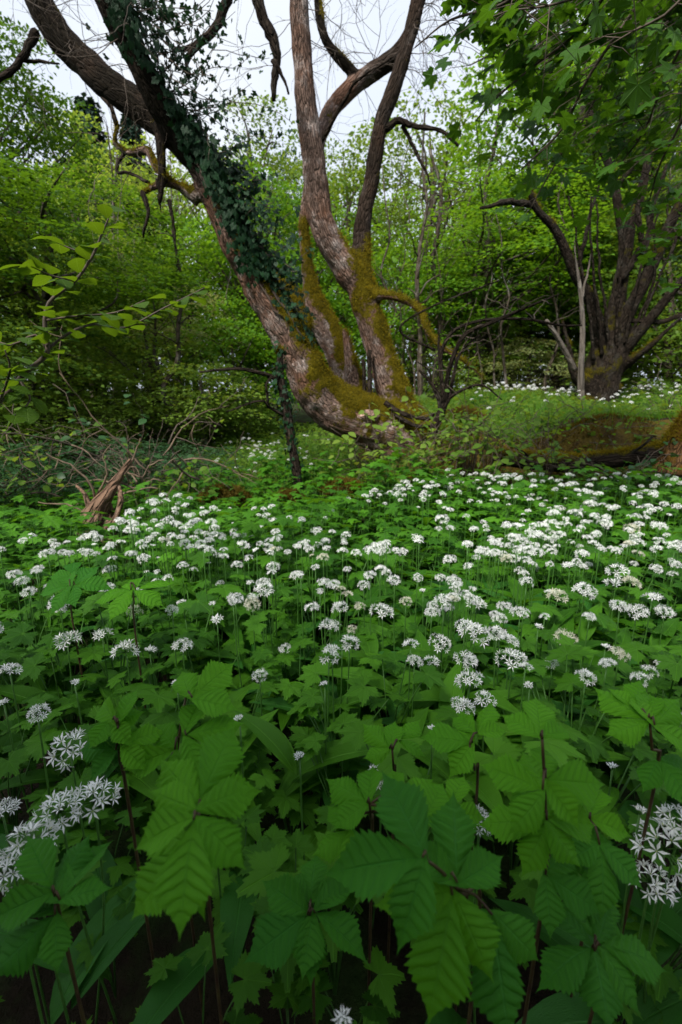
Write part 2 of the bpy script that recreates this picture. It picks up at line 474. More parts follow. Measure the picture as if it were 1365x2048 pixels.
def ground_mat():
    m, nt = newmat('woodland_soil'); k = N(nt)
    geo = k.new('ShaderNodeNewGeometry'); p = geo.outputs['Position']
    n1 = k.noise(p, 3.0, 6, 0.6); n2 = k.noise(p, 40.0, 5, 0.7); n3 = k.noise(p, 9.0, 4, 0.6)
    col = k.mix(n2, (0.010, 0.008, 0.005), (0.040, 0.028, 0.017))
    gr = k.mix(n2, (0.02, 0.055, 0.012), (0.05, 0.11, 0.02))
    col = k.mix(k.ramp(n1, [(0.45, 0.0), (0.6, 0.8)]), col, gr)
    sep = k.new('ShaderNodeSeparateXYZ'); nt.links.new(geo.outputs['Normal'], sep.inputs[0])
    st = k.math('ADD', k.math('MULTIPLY', k.math('SUBTRACT', 0.92, sep.outputs[2]), 6.0), k.math('MULTIPLY', k.math('SUBTRACT', n3, 0.5), 1.5))
    mo = k.mix(n2, (0.035, 0.028, 0.008), (0.14, 0.10, 0.018))
    mo = k.mix(k.ramp(n3, [(0.5, 0.0), (0.7, 1.0)]), mo, (0.05, 0.03, 0.018))
    col = k.mix(k.ramp(st, [(0.35, 0.0), (0.6, 1.0)]), col, mo)
    bs = k.new('ShaderNodeBsdfPrincipled'); k.set(bs, 'Base Color', col); k.set(bs, 'Roughness', 0.95); k.set(bs, 'Specular IOR Level', 0.1)
    k.set(bs, 'Normal', k.bump(k.math('ADD', n2, n3), 0.9, 0.03))
    o = k.new('ShaderNodeOutputMaterial'); nt.links.new(bs.outputs[0], o.inputs[0])
    return m
M['ground'] = ground_mat()

# ------------------------------------------------------------------ ground: one sheet to the horizon
def build_ground():
    n = 420
    s = np.linspace(-1, 1, n)
    gx = 5.5 * np.sinh(4.2 * s) / math.sinh(4.2) * 36
    gx = np.sign(s) * (np.abs(s) * 6 + (np.abs(s) ** 9) * 260)
    gy = 4.0 + np.sign(s) * (np.abs(s) * 7 + (np.abs(s) ** 9) * 260)
    X, Y = np.meshgrid(gx, gy)
    Z = ground_h(X, Y)
    bump = np.array([mnoise.noise((x * 3.1, y * 3.1, 0.3)) * 0.5 + mnoise.noise((x * 9, y * 9, 5.3)) * 0.3 for x, y in zip(X.ravel(), Y.ravel())]).reshape(X.shape)
    Z = Z + bump * 0.05
    V = np.stack([X, Y, Z], -1).reshape(-1, 3)
    i = np.arange(n - 1)[:, None] * n; j = np.arange(n - 1)[None]
    a, b, c, d = i + j, i + j + 1, i + n + j + 1, i + n + j
    T = np.concatenate([np.stack([a, b, c], -1).reshape(-1, 3), np.stack([a, c, d], -1).reshape(-1, 3)])
    o = part('ground', mesh_np('ground', V, T), None, M['ground'])
    tag(o, 'dark woodland soil rising into a mossy bank under the plants', None, None, 'structure')
build_ground()

# ------------------------------------------------------------------ leaf templates
def leaflet(L=1.0, W=0.62, rows=18, cols=2, veins=8, corr=0.035, fold=0.12, droop=0.25, teeth=0.09, slant=0.95, wpos=0.42, base=0.0, tip=0.9, curl=0.0):
    """toothed oval leaf, stalk at the origin, growing along +y"""
    us = np.linspace(-1, 1, 2 * cols + 1)
    V, uv = [], []
    for i in range(rows + 1):
        t = i / rows
        if t < wpos: wd = math.sin(0.5 * math.pi * (t / wpos)) ** 0.75
        else: wd = math.cos(0.5 * math.pi * ((t - wpos) / (1 - wpos))) ** tip
        wd = max(wd, base * (1 - t)) * W * 0.5
        tooth = 1 + teeth * ((1, -0.9) if rows < 30 else (-0.9, 0.1, 1.0))[i % (2 if rows < 30 else 3)] * (0.8 + 0.3 * math.sin(i * 2.7))
        for u in us:
            e = abs(u)
            wl = wd * (1 + (tooth - 1) * (e > 0.99))
            y = t * L + e * slant * wl * (1 - t) ** 0.7 - 0.04 * slant * L * e * (1 - t)
            x = u * wl
            z = fold * e * wl - curl * e * e * wl - droop * (t ** 2) * L + corr * math.sin(2 * math.pi * veins * t + math.pi) * (0.35 + 0.65 * (1 - abs(2 * e - 1))) * min(1, wl / (W * 0.2)) * L
            V.append((x, y, z)); uv.append((u, t))
    nc = len(us); T = []
    for i in range(rows):
        for j in range(nc - 1):
            a = i * nc + j
            T += [(a, a + 1, a + nc + 1), (a, a + nc + 1, a + nc)]
    return Tpl(V, T, uv)

def palmate(lobes, n=44, span=160, notch=0.35, teeth=0.12, tfreq=3, cup=0.15, fold=0.10, rings=(0.5, 1.0), droop=0.2, sharp=0.8):
    """lobed leaf: lobes = [(angle deg, length, half width deg)], stalk at the origin, middle lobe along +y"""
    th = np.linspace(-span, span, n)
    V = [(0, 0, 0)]; uv = [(0, 0)]
    rr = []; lu = []
    for q, a in enumerate(th):
        best, bu = notch, 0.5
        for c, l, hw in lobes:
            d = abs(a - c) / hw
            if d < 1:
                r = notch + (l - notch) * (1 - d ** (1.0 / sharp)) if sharp != 1 else notch + (l - notch) * (1 - d)
                if r > best: best, bu = r, d
        best *= 1 + teeth * (1 if q % 2 else -1)
        rr.append(best); lu.append(bu)
    for k in rings:
        for q, a in enumerate(th):
            r = rr[q] * k
            x, y = r * math.sin(R(a)), r * math.cos(R(a))
            z = cup * r * r * 0.6 + fold * (lu[q] - 0.4) * r - droop * r ** 2 
            V.append((x, y, z)); uv.append((lu[q], k * 0.92 + 0.04))
    T = [(0, 2 + q, 1 + q) for q in range(n - 1)]
    for k in range(len(rings) - 1):
        o1, o2 = 1 + k * n, 1 + (k + 1) * n
        for q in range(n - 1):
            T += [(o1 + q, o1 + q + 1, o2 + q + 1), (o1 + q, o2 + q + 1, o2 + q)]
    return Tpl(V, T, uv)

HERB = [palmate([(0, 1.0, 36), (-58, 0.95, 33), (58, 0.95, 33), (-118, 0.8, 34), (118, 0.8, 34)], 61, 155, 0.50, 0.085, sharp=1.35, droop=0.25),
        palmate([(0, 1.05, 42), (-72, 0.95, 40), (72, 0.95, 40), (-128, 0.55, 26), (128, 0.55, 26)], 57, 150, 0.42, 0.09, sharp=1.4, droop=0.35),
        palmate([(0, 1.0, 30), (-48, 0.9, 27), (48, 0.85, 27), (-98, 0.9, 30), (98, 0.9, 30), (145, .55, 20), (-145, .55, 20)], 65, 162, 0.50, 0.085, sharp=1.3, droop=0.15)]
SYC = palmate([(0, 1.0, 32), (-50, 0.9, 29), (50, 0.9, 29), (-108, 0.62, 32), (108, 0.62, 32)], 37, 150, 0.46, 0.07, sharp=1.1, droop=0.18, rings=(1.0,))
IVY = palmate([(0, 1.0, 38), (-62, 0.72, 32), (62, 0.72, 32), (-125, 0.55, 32), (125, 0.55, 32)], 15, 150, 0.42, 0.0, sharp=1.0, droop=0.15, rings=(1.0,))
LEAF_HI = leaflet(rows=36, teeth=0.13, corr=0.02, tip=1.25)
LEAF_HI2 = leaflet(W=0.72, rows=36, droop=0.12, fold=0.2, wpos=0.36, teeth=0.12, corr=0.018, tip=1.2)
LEAF_LO = leaflet(slant=0.25, W=0.7, rows=8, cols=1, veins=4, corr=0.012, teeth=0.06)
HAZ = leaflet(slant=0.25, W=0.86, rows=12, cols=1, veins=6, corr=0.02, teeth=0.05, wpos=0.5, droop=0.2, base=0.3)
GARLIC = leaflet(W=0.30, rows=9, cols=1, veins=0, corr=0, teeth=0, fold=0.5, droop=0.55, wpos=0.5, slant=0)
DIA = Tpl([(0, 0, 0), (-0.36, 0.48, 0.07), (0, 0.45, -0.05), (0.36, 0.48, 0.07), (0, 1, -0.12)], [(0, 2, 1), (0, 3, 2), (1, 2, 4), (2, 3, 4)], [(0, 0), (-1, .5), (0, .5), (1, .5), (0, 1)])
DIA2 = Tpl([(0, 0, 0), (-0.36, 0.48, 0.08), (0.36, 0.48, 0.08), (0, 1, -0.12)], [(0, 2, 1), (1, 2, 3)], [(0, 0), (-1, .5), (1, .5), (0, 1)])
BLADE = Tpl([(-0.5, 0, 0), (0.5, 0, 0), (0.0, 1, 0)], [(0, 1, 2)])
NEEDLE = Tpl([(-0.06, 0, 0), (0.06, 0, 0), (0, 1, 0)], [(0, 1, 2)])
LM = {}
def leaf_mesh(key, tpl):
    if key not in LM: LM[key] = tpl.mesh(key)
    return LM[key]

# ------------------------------------------------------------------ woody bodies grown together from limbs
def woody(name, limbs, voxel, mossfn, parent, mat, amp=1.0, smooth=5, darkfn=None):
    """limbs: list of (P, R). Returns the trunk object and arrays for placing moss on it."""
    V, T, n = [], [], 0
    for P, Rr in limbs:
        v, t, _ = tube(P, Rr, 14); V.append(v); T.append(t + n); n += len(v)
    tmp = bpy.data.objects.new('tmp', mesh_np('tmp', np.vstack(V), np.vstack(T)))
    COL.objects.link(tmp)
    md = tmp.modifiers.new('r', 'REMESH'); md.mode = 'VOXEL'; md.voxel_size = voxel; md.use_smooth_shade = True
    m2 = tmp.modifiers.new('s', 'SMOOTH'); m2.factor = 0.5; m2.iterations = smooth
    dg = bpy.context.evaluated_depsgraph_get(); dg.update()
    me = bpy.data.meshes.new_from_object(tmp.evaluated_get(dg))
    old = tmp.data
    bpy.data.objects.remove(tmp); bpy.data.meshes.remove(old)
    me.name = name
    nv = len(me.vertices)
    C = np.empty(nv * 3, np.float32); me.vertices.foreach_get('co', C); C = C.reshape(-1, 3).astype(float)
    Nn = np.empty(nv * 3, np.float32); me.vertices.foreach_get('normal', Nn); Nn = Nn.reshape(-1, 3).astype(float)
    SPt, SR, SN, SB, SS, SI = [], [], [], [], [], []
    for li, (P, Rr) in enumerate(limbs):
        t_, n_, b_ = frames(P)
        s = np.concatenate([[0], np.cumsum(np.linalg.norm(np.diff(P, axis=0), axis=1))])
        SPt.append(P); SR.append(Rr); SN.append(n_); SB.append(b_); SS.append(s); SI.append(np.full(len(P), li))
    SPt = np.vstack(SPt); SR = np.concatenate(SR); SN = np.vstack(SN); SB = np.vstack(SB); SS = np.concatenate(SS); SI = np.concatenate(SI)
    idx = np.empty(nv, int)
    for a in range(0, nv, 4000):
        d = np.linalg.norm(C[a:a + 4000, None] - SPt[None], axis=2) - SR[None]
        idx[a:a + 4000] = d.argmin(1)
    D = C - SPt[idx]
    bc = np.stack([(D * SN[idx]).sum(1), (D * SB[idx]).sum(1), SS[idx]], 1)
    # continue the length coordinate between samples
    tang = np.cross(SN[idx], SB[idx])
    bc[:, 2] += (D * tang).sum(1)
    bc += (SI[idx] * 3.7)[:, None]
    disp = np.empty(nv); big = np.empty(nv)
    for i in range(nv):
        q = bc[i]
        ridge = 1 - abs(mnoise.noise((q[0] * 24, q[1] * 24, q[2] * 4.5))) * 2
        disp[i] = ridge
        c = C[i]
        big[i] = mnoise.noise((c[0] * 4.5, c[1] * 4.5, c[2] * 4.5)) + 0.5 * mnoise.noise((c[0] * 11, c[1] * 11, c[2] * 11))
    rr = SR[idx]
    k = np.clip(rr / 0.16, 0.15, 1) * amp
    C2 = C + Nn * ((disp - 0.6) * 0.010 * k + big * 0.024 * k)[:, None]
    mo = mossfn(C, Nn, SI[idx], big)
    me.vertices.foreach_set('co', C2.astype(np.float32).ravel())
    me.update()
    a = me.attributes.new('barkco', 'FLOAT_VECTOR', 'POINT'); a.data.foreach_set('vector', bc.astype(np.float32).ravel())
    a = me.attributes.new('moss', 'FLOAT', 'POINT'); a.data.foreach_set('value', mo.astype(np.float32))
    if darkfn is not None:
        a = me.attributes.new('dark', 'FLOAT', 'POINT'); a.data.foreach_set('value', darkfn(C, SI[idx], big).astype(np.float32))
    o = part('trunk', me, parent, mat)
    return o, C2, Nn, mo

def moss_part(parent, C, Nn, mo, n, size, mat, name='moss', thr=0.55):
    ok = np.where(mo > thr)[0]
    if len(ok) == 0: return
    pick = rng.choice(ok, n)
    P = C[pick] + rng.normal(size=(n, 3)) * 0.011
    up = Nn[pick] + rng.normal(size=(n, 3)) * 0.55 + np.array([0, 0, 0.1])
    A = basis(up, rng.normal(size=(n, 3)), size * (0.5 + rng.random(n)))
    A[:, :, 0] *= 0.28
    b = Bag(); b.add_many(BLADE, A, P)
    part(name, b.mesh(name), parent, mat, kind='stuff')

# ------------------------------------------------------------------ the leaning many-stemmed tree
def build_main_tree():
    root = thing('leaning_tree', 'old leaning tree with three mossy stems and ivy on the lowest limb', 'tree', at(800, 905, 4.7))
    inv = Matrix.Translation(-root.location)
    L = {}
    L['A'] = [(905, 915, 4.75, 50), (860, 893, 4.7, 54), (800, 868, 4.65, 56), (730, 842, 4.58, 57), (664, 810, 4.5, 56), (626, 768, 4.42, 52), (598, 712, 4.35, 49), (566, 652, 4.3, 45), (527, 595, 4.25, 42), (500, 540, 4.2, 39), (472, 490, 4.15, 38), (440, 415, 4.1, 37), (402, 330, 4.05, 36), (355, 260, 4.0, 37)]
    L['A1'] = [(402, 330, 4.05, 34), (352, 262, 3.95, 34), (318, 200, 3.85, 33), (285, 140, 3.78, 33), (250, 70, 3.7, 32), (212, -5, 3.62, 31), (170, -100, 3.5, 29), (120, -200, 3.4, 26)]
    L['A2'] = [(402, 330, 4.05, 32), (340, 262, 4.12, 36), (268, 205, 4.2, 37), (195, 148, 4.25, 37), (125, 80, 4.25, 36), (78, 0, 4.2, 34), (40, -90, 4.15, 31), (10, -180, 4.1, 28)]
    L['B'] = [(850, 895, 4.85, 50), (812, 845, 4.9, 44), (793, 800, 4.9, 38), (774, 745, 4.9, 37), (757, 695, 4.9, 35), (742, 640, 4.9, 36), (727, 590, 4.9, 38), (708, 545, 4.9, 38)]
    L['B1'] = [(727, 590, 4.9, 34), (700, 545, 4.88, 36), (668, 500, 4.85, 35), (647, 455, 4.82, 34), (636, 400, 4.8, 33), (625, 300, 4.75, 29), (613, 200, 4.7, 27), (604, 100, 4.65, 25), (597, 0, 4.6, 24), (590, -90, 4.55, 22), (580, -190, 4.5, 20)]
    L['B2'] = [(727, 590, 4.9, 32), (722, 540, 4.92, 28), (722, 500, 4.95, 25), (727, 440, 4.95, 22), (745, 350, 4.95, 20), (762, 250, 4.95, 20), (786, 180, 4.95, 20), (812, 100, 4.95, 19), (836, 0, 4.95, 19), (850, -80, 4.95, 17), (866, -170, 4.95, 15)]
    L['B3'] = [(632, 305, 4.9, 18), (658, 228, 5.1, 20), (698, 180, 5.2, 22), (748, 142, 5.2, 22), (798, 106, 5.15, 20), (830, 40, 5.1, 16), (850, -40, 5.05, 13)]
    L['B4'] = [(720, 160, 5.2, 13), (682, 118, 5.15, 14), (652, 80, 5.1, 12), (640, 30, 5.1, 12), (632, -40, 5.05, 10)]
    L['C'] = [(755, 850, 4.95, 40), (716, 800, 5.1, 36), (694, 745, 5.2, 33), (672, 695, 5.25, 33), (648, 648, 5.3, 32), (628, 605, 5.35, 27), (620, 565, 5.35, 17), (614, 520, 5.35, 14), (608, 460, 5.35, 13), (612, 400, 5.3, 12), (622, 330, 5.2, 9), (628, 270, 5.1, 6)]
    L['C1'] = [(650, 650, 5.3, 26), (612, 632, 5.35, 24), (590, 590, 5.4, 17), (562, 568, 5.4, 13), (542, 545, 5.4, 9)]
    L['C2'] = [(712, 790, 5.1, 22), (702, 730, 5.0, 15), (694, 680, 4.98, 10), (690, 655, 4.97, 7)]
    L['D'] = [(738, 590, 4.85, 16), (775, 590, 4.75, 11), (812, 600, 4.7, 9.5), (842, 622, 4.65, 8.5), (852, 655, 4.6, 8), (882, 692, 4.55, 7.5), (928, 720, 4.5, 6.5), (968, 757, 4.45, 4)]
    L['E'] = [(400, 400, 4.08, 20), (365, 375, 4.05, 13), (335, 365, 4.0, 12), (308, 372, 3.95, 10), (283, 388, 3.9, 7)]
    L['E1'] = [(350, 372, 4.0, 11), (315, 338, 4.1, 10), (296, 300, 4.15, 12), (270, 305, 4.15, 10), (246, 300, 4.15, 8), (228, 285, 4.12, 7), (238, 245, 4.1, 6)]
    L['E2'] = [(316, 245, 4.0, 13), (322, 300, 3.95, 12), (324, 360, 3.92, 10), (320, 400, 3.9, 7), (322, 428, 3.9, 2.5)]
    L['rt1'] = [(860, 875, 4.7, 42), (930, 895, 4.75, 34), (985, 915, 4.8, 22)]
    L['rt2'] = [(830, 875, 4.65, 42), (858, 915, 4.55, 34), (868, 945, 4.5, 24)]
    L['rt3'] = [(770, 865, 4.6, 40), (795, 905, 4.55, 34), (815, 940, 4.5, 24)]
    names = list(L)
    limbs = []
    rootv = np.array(root.location)
    for kx in names:
        P, Rr = pxlimb(L[kx], 0.05)
        limbs.append((P - rootv, Rr * (0.86 if kx[0] in 'rC' or kx in ('D', 'E1', 'E2') else np.interp(P[:, 2], [0.9, 1.4], [0.9, 0.78]))))
    side = {'A': 0.47, 'A1': -0.35, 'A2': -0.2, 'B': 0.50, 'B1': -0.2, 'B2': 0.0, 'B3': 0.02, 'B4': 0.1, 'C': 0.62, 'C1': 0.95, 'C2': 0.3, 'D': 0.85, 'E': 0.6, 'E1': 0.6, 'E2': 0.3, 'rt1': 0.6, 'rt2': 0.5, 'rt3': 0.42}
    sv = np.array([side[n_] for n_ in names])
    def mossfn(C, Nn, li, big):
        W = C + rootv
        z = W[:, 2]
        m = sv[li] + 0.45 * Nn[:, 2] + 0.28 * Nn[:, 0] + 0.55 * big
        fork = np.exp(-(((W - np.array(at(722, 540, 4.9))) / np.array([0.22, 0.4, 0.26])) ** 2).sum(1))
        m += fork * 0.75
        elbow = np.exp(-(((W - np.array(at(690, 790, 4.4))) / np.array([0.45, 0.5, 0.22])) ** 2).sum(1))
        m += elbow * 0.5 * (Nn[:, 2] > 0.1)
        return np.clip(m, 0, 1)
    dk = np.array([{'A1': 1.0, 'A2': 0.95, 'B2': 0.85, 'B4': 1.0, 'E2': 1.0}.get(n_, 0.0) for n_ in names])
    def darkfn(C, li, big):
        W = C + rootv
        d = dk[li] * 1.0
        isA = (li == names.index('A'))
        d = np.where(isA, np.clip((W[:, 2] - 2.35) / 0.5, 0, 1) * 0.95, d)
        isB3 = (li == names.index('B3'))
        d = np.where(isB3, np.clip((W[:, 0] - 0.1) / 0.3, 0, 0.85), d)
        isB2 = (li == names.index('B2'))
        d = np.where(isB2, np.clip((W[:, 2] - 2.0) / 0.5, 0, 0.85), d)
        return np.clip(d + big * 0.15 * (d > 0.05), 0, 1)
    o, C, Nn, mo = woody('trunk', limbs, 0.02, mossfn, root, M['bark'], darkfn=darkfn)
    moss_part(root, C, Nn, mo, 42000, 0.02, M['moss'], thr=0.62)
    # broken bark scar with bare wood
    c = np.array(at(732, 836, 4.3)) - rootv
    nu, nw = 30, 9
    vv, tt, bb = [], [], []
    for a in range(nw):
        f = a / (nw - 1)
        for k in range(nu):
            th = 2 * math.pi * k / nu
            rag = 1 + 0.28 * mnoise.noise((math.cos(th) * 2.2, math.sin(th) * 2.2, 4.0)) + 0.12 * mnoise.noise((math.cos(th) * 7, math.sin(th) * 7, 1.0))
            x, z = 0.165 * f * rag * math.cos(th), 0.088 * f * rag * math.sin(th)
            y = 0.13 * f ** 3 - 0.010 * mnoise.noise((x * 18, z * 75, 2.0)) - 0.006 * mnoise.noise((x * 50, z * 160, 7.0))
            vv.append(c + np.array([x + 0.25 * z, y - z * 0.55, z])); bb.append((z * 0.8, y * 0.5, x))
    for a in range(nw - 1):
        for k in range(nu):
            p, q = a * nu + k, a * nu + (k + 1) % nu
            tt += [(p, q, q + nu), (p, q + nu, p + nu)]
    vv = np.array(vv); bb = np.array(bb)
    part('bark_scar', mesh_np('bark_scar', vv, tt, extra={'barkco': bb, 'moss': np.zeros(len(vv))}), root, bark_mat('scar_wood', (0.46, 0.30, 0.24), (0.12, 0.06, 0.045), (0.58, 0.46, 0.42), 0.6, scale=60), label='bare pinkish wood where the bark broke off')
    # smaller branches
    br = [[(505, -40, 4.3, 10), (518, 20, 4.3, 11), (545, 80, 4.3, 11), (552, 125, 4.3, 7), (545, 165, 4.3, 7), (543, 205, 4.3, 4)],
          [(546, 120, 4.3, 5), (562, 150, 4.3, 4), (582, 195, 4.3, 2)],
          [(470, -40, 4.2, 9), (445, 20, 4.2, 9), (425, 65, 4.2, 8), (395, 92, 4.2, 7), (378, 120, 4.2, 5), (385, 152, 4.2, 2.5)],
          [(395, 92, 4.2, 5), (360, 100, 4.25, 4), (330, 78, 4.3, 2)],
          [(72, 60, 4.25, 9), (55, 100, 4.2, 7), (30, 135, 4.15, 6), (-5, 165, 4.1, 5)],
          [(40, 118, 4.2, 4), (75, 122, 4.2, 3), (115, 128, 4.2, 1.5)],
          [(770, 262, 4.95, 8), (800, 245, 4.9, 6), (828, 255, 4.85, 5), (880, 268, 4.8, 4), (920, 300, 4.8, 2.5)],
          [(805, 250, 4.9, 4), (830, 300, 4.9, 3.5), (850, 340, 4.9, 2.5), (862, 370, 4.9, 1.5)],
          [(285, 385, 3.9, 6), (300, 420, 3.85, 4), (290, 470, 3.85, 2)],
          [(338, 400, 3.95, 4), (345, 440, 3.9, 3), (348, 500, 3.9, 1.5)],
          [(235, 250, 4.1, 5), (225, 215, 4.1, 4), (205, 195, 4.1, 2)],
          [(250, 305, 4.15, 4), (235, 345, 4.15, 3), (262, 350, 4.1, 3), (300, 372, 4.0, 3)],
          [(640, 290, 4.8, 4), (690, 200, 4.6, 3), (720, 160, 4.5, 2.2), (780, 120, 4.4, 1.3)],
          [(740, 700, 4.75, 4), (735, 760, 4.7, 5), (738, 805, 4.6, 5)],
          [(725, 720, 4.8, 4), (728, 780, 4.72, 4), (740, 815, 4.62, 3)],
          [(770, 805, 4.45, 5), (808, 832, 4.35, 5), (850, 838, 4.3, 4), (862, 828, 4.28, 3)],
          [(790, 830, 4.4, 4), (830, 850, 4.3, 4), (870, 852, 4.25, 3)]]
    for q in br:
        P, Rr = pxlimb(q, 0.04)
        P = P - rootv + np.cumsum(rng.normal(size=P.shape) * 0.004, 0)
        part('branch', tubes_mesh('branch', [(P, Rr)], 7, 0.12), root, M['bark_dark'])
    # thin bare twigs hanging from the upper limbs
    src = []
    for kx in ('A1', 'A2', 'B1', 'B2', 'B3', 'B4', 'E1'):
        P = limbs[names.index(kx)][0]
        src += [p for p in P if 150 > pix(p + rootv)[1] > -260 or kx == 'E1']
    src = np.array(src)
    for q in range(60):
        p0 = src[rng.integers(len(src))]
        lst = []
        def grow(p, d, L_, r, lev):
            n = max(4, int(L_ / 0.06)); P = [p]; 
            for i in range(n):
                d = d + rng.normal(size=3) * 0.22 + np.array([0, 0, -0.03])
                d /= np.linalg.norm(d); P.append(P[-1] + d * L_ / n)
            lst.append((np.array(P), np.linspace(r, r * 0.35, len(P))))
            if lev < 2:
                for _ in range(3 if lev == 0 else 2):
                    i = rng.integers(1, n); dd = d + rng.normal(size=3) * 0.7
                    grow(P[i], dd / np.linalg.norm(dd), L_ * 0.5, r * 0.6, lev + 1)
        d0 = rng.normal(size=3); d0[2] = d0[2] * 0.5 - 0.1; d0[1] *= 0.5; d0 /= np.linalg.norm(d0)
        grow(p0, d0, 0.45 + rng.random() * 0.7, 0.0036, 0)
        part('twig', tubes_mesh('twig', lst, 4), root, M['twig'])
    return root, dict(zip(names, limbs)), rootv
main_root, ML, mrv = build_main_tree()

# ------------------------------------------------------------------ ivy climbing on the leaning limb
def build_ivy():
    root = thing('climbing_ivy', 'dark glossy ivy climbing the leaning limb of the old tree', 'ivy', at(650, 690, 4.0))
    rv = np.array(root.location)
    P, Rr = ML['A']; P = P + mrv
    P1, R1 = ML['A1']; P1 = P1 + mrv
    pts, nrm, size = [], [], []
    vines = []
    def on_limb(P, Rr, i0, i1, n, a0, a1, off, dens=None):
        T, N_, B_ = frames(P)
        for _ in range(n):
            f = i0 + rng.random() * (i1 - i0); i = int(f)
            if dens is not None and rng.random() > dens((f - i0) / (i1 - i0)): continue
            side = np.array([0.9, -0.25, 0.55]); side -= T[i] * side.dot(T[i]); side /= np.linalg.norm(side)
            oth = np.cross(T[i], side)
            a = R(rng.normal() * a1 + a0)
            d = side * math.cos(a) + oth * math.sin(a)
            rr = Rr[i] * 1.02 + abs(rng.normal()) * off
            pts.append(P[i] + d * rr + T[i] * rng.normal() * 0.03); nrm.append(d); size.append(0.028 + rng.random() * 0.022)
    n = len(P)
    def idx(P, py):
        return min(range(len(P)), key=lambda i: abs(pix(P[i])[1] - py))
    on_limb(P, Rr, idx(P, 690), idx(P, 540), 520, 10, 24, 0.02, lambda t: 0.35 + 0.65 * t)
    on_limb(P, Rr, idx(P, 560), idx(P, 300), 1900, 0, 36, 0.028)
    on_limb(P, Rr, idx(P, 330), idx(P, 265), 400, 0, 42, 0.03)
    on_limb(P1, R1, idx(P1, 300), idx(P1, 130), 480, -10, 34, 0.03, lambda t: 1 - 0.8 * t)
    on_limb(P1, R1, idx(P1, 130), idx(P1, -60), 260, -20, 45, 0.07)
    # hanging sprays that leave the limb
    for q in range(46):
        i = rng.integers(idx(P, 600), idx(P, 330)); p = P[i] + np.array([Rr[i], -0.05, 0.05]) + rng.normal(size=3) * 0.03
        d = np.array([0.7 + rng.random() * 0.5, -0.1 + rng.normal() * 0.3, rng.normal() * 0.45 + 0.1]); d /= np.linalg.norm(d)
        Lq = 0.1 + rng.random() * 0.33; path = [p]
        for s_ in range(7):
            d = d + rng.normal(size=3) * 0.2 + np.array([0, 0, -0.05]); d /= np.linalg.norm(d); path.append(path[-1] + d * Lq / 7)
        path = np.array(path); vines.append((path - rv, np.linspace(0.004, 0.002, len(path))))
        for p_ in path[1:]:
            for _ in range(2):
                pts.append(p_ + rng.normal(size=3) * 0.025); nrm.append(np.array([0.2, -0.7, 0.5]) + rng.normal(size=3) * 0.4); size.append(0.026 + rng.random() * 0.02)
    # small leafed sprays rising against the sky beside the upper limb
    for q in range(42):
        i = rng.integers(idx(P1, 280), idx(P1, -40)); p = P1[i] + np.array([R1[i] * 0.8, 0, 0.05])
        d = np.array([0.7 + rng.random(), 0.3 * rng.normal(), 0.5 * rng.normal() + 0.2]); d /= np.linalg.norm(d)
        Lq = 0.25 + rng.random() * 0.75; path = [p]
        for s_ in range(9):
            d = d + rng.normal(size=3) * 0.25; d /= np.linalg.norm(d); path.append(path[-1] + d * Lq / 9)
        path = np.array(path); vines.append((path - rv, np.linspace(0.004, 0.0015, len(path))))
        for p_ in path[2:]:
            for _ in range(2):
                pts.append(p_ + rng.normal(size=3) * 0.035); nrm.append(rng.normal(size=3) + np.array([0, -0.3, 0.4])); size.append(0.02 + rng.random() * 0.02)
    for q in range(9):      # woody vine stems on the bark
        i0, i1 = idx(P, 690 - q * 12), idx(P, 300)
        T, N_, B_ = frames(P); path = []; ph = rng.normal() * 0.5
        for i in range(i0, i1, 2):
            side = np.array([0.9, -0.35, 0.45]); side -= T[i] * side.dot(T[i]); side /= np.linalg.norm(side); oth = np.cross(T[i], side)
            ph += rng.normal() * 0.12
            path.append(P[i] + (side * math.cos(ph) + oth * math.sin(ph)) * Rr[i] * 1.03)
        vines.append((np.array(path) - rv, np.full(len(path), 0.007)))
    part('vine', tubes_mesh('vine', vines, 5), root, M['twig'], kind='stuff')
    pts = np.array(pts) - rv; nrm = np.array(nrm); nrm /= np.linalg.norm(nrm, axis=1, keepdims=True); size = np.array(size)
    down = np.array([0.1, -0.2, -1.0]) + rng.normal(size=pts.shape) * 0.45
    down = down - nrm * (down * nrm).sum(1, keepdims=True)
    nn = nrm + rng.normal(size=nrm.shape) * 0.3
    A = basis(down, nn, size)
    order = np.argsort(-size + (np.array([pix(p + rv)[2] for p in pts])) * 0.01)
    me = leaf_mesh('ivy_leaf', IVY)
    for i in order[:260]:
        Mx = Matrix([[*A[i][r], pts[i][r]] for r in range(3)] + [[0, 0, 0, 1]])
        part('leaf', me, root, M['ivy'], Mx)
    rest = order[260:]
    b = Bag(); b.add_many(IVY, A[rest], pts[rest])
    part('foliage', b.mesh('foliage'), root, M['ivy'], kind='stuff')
build_ivy()

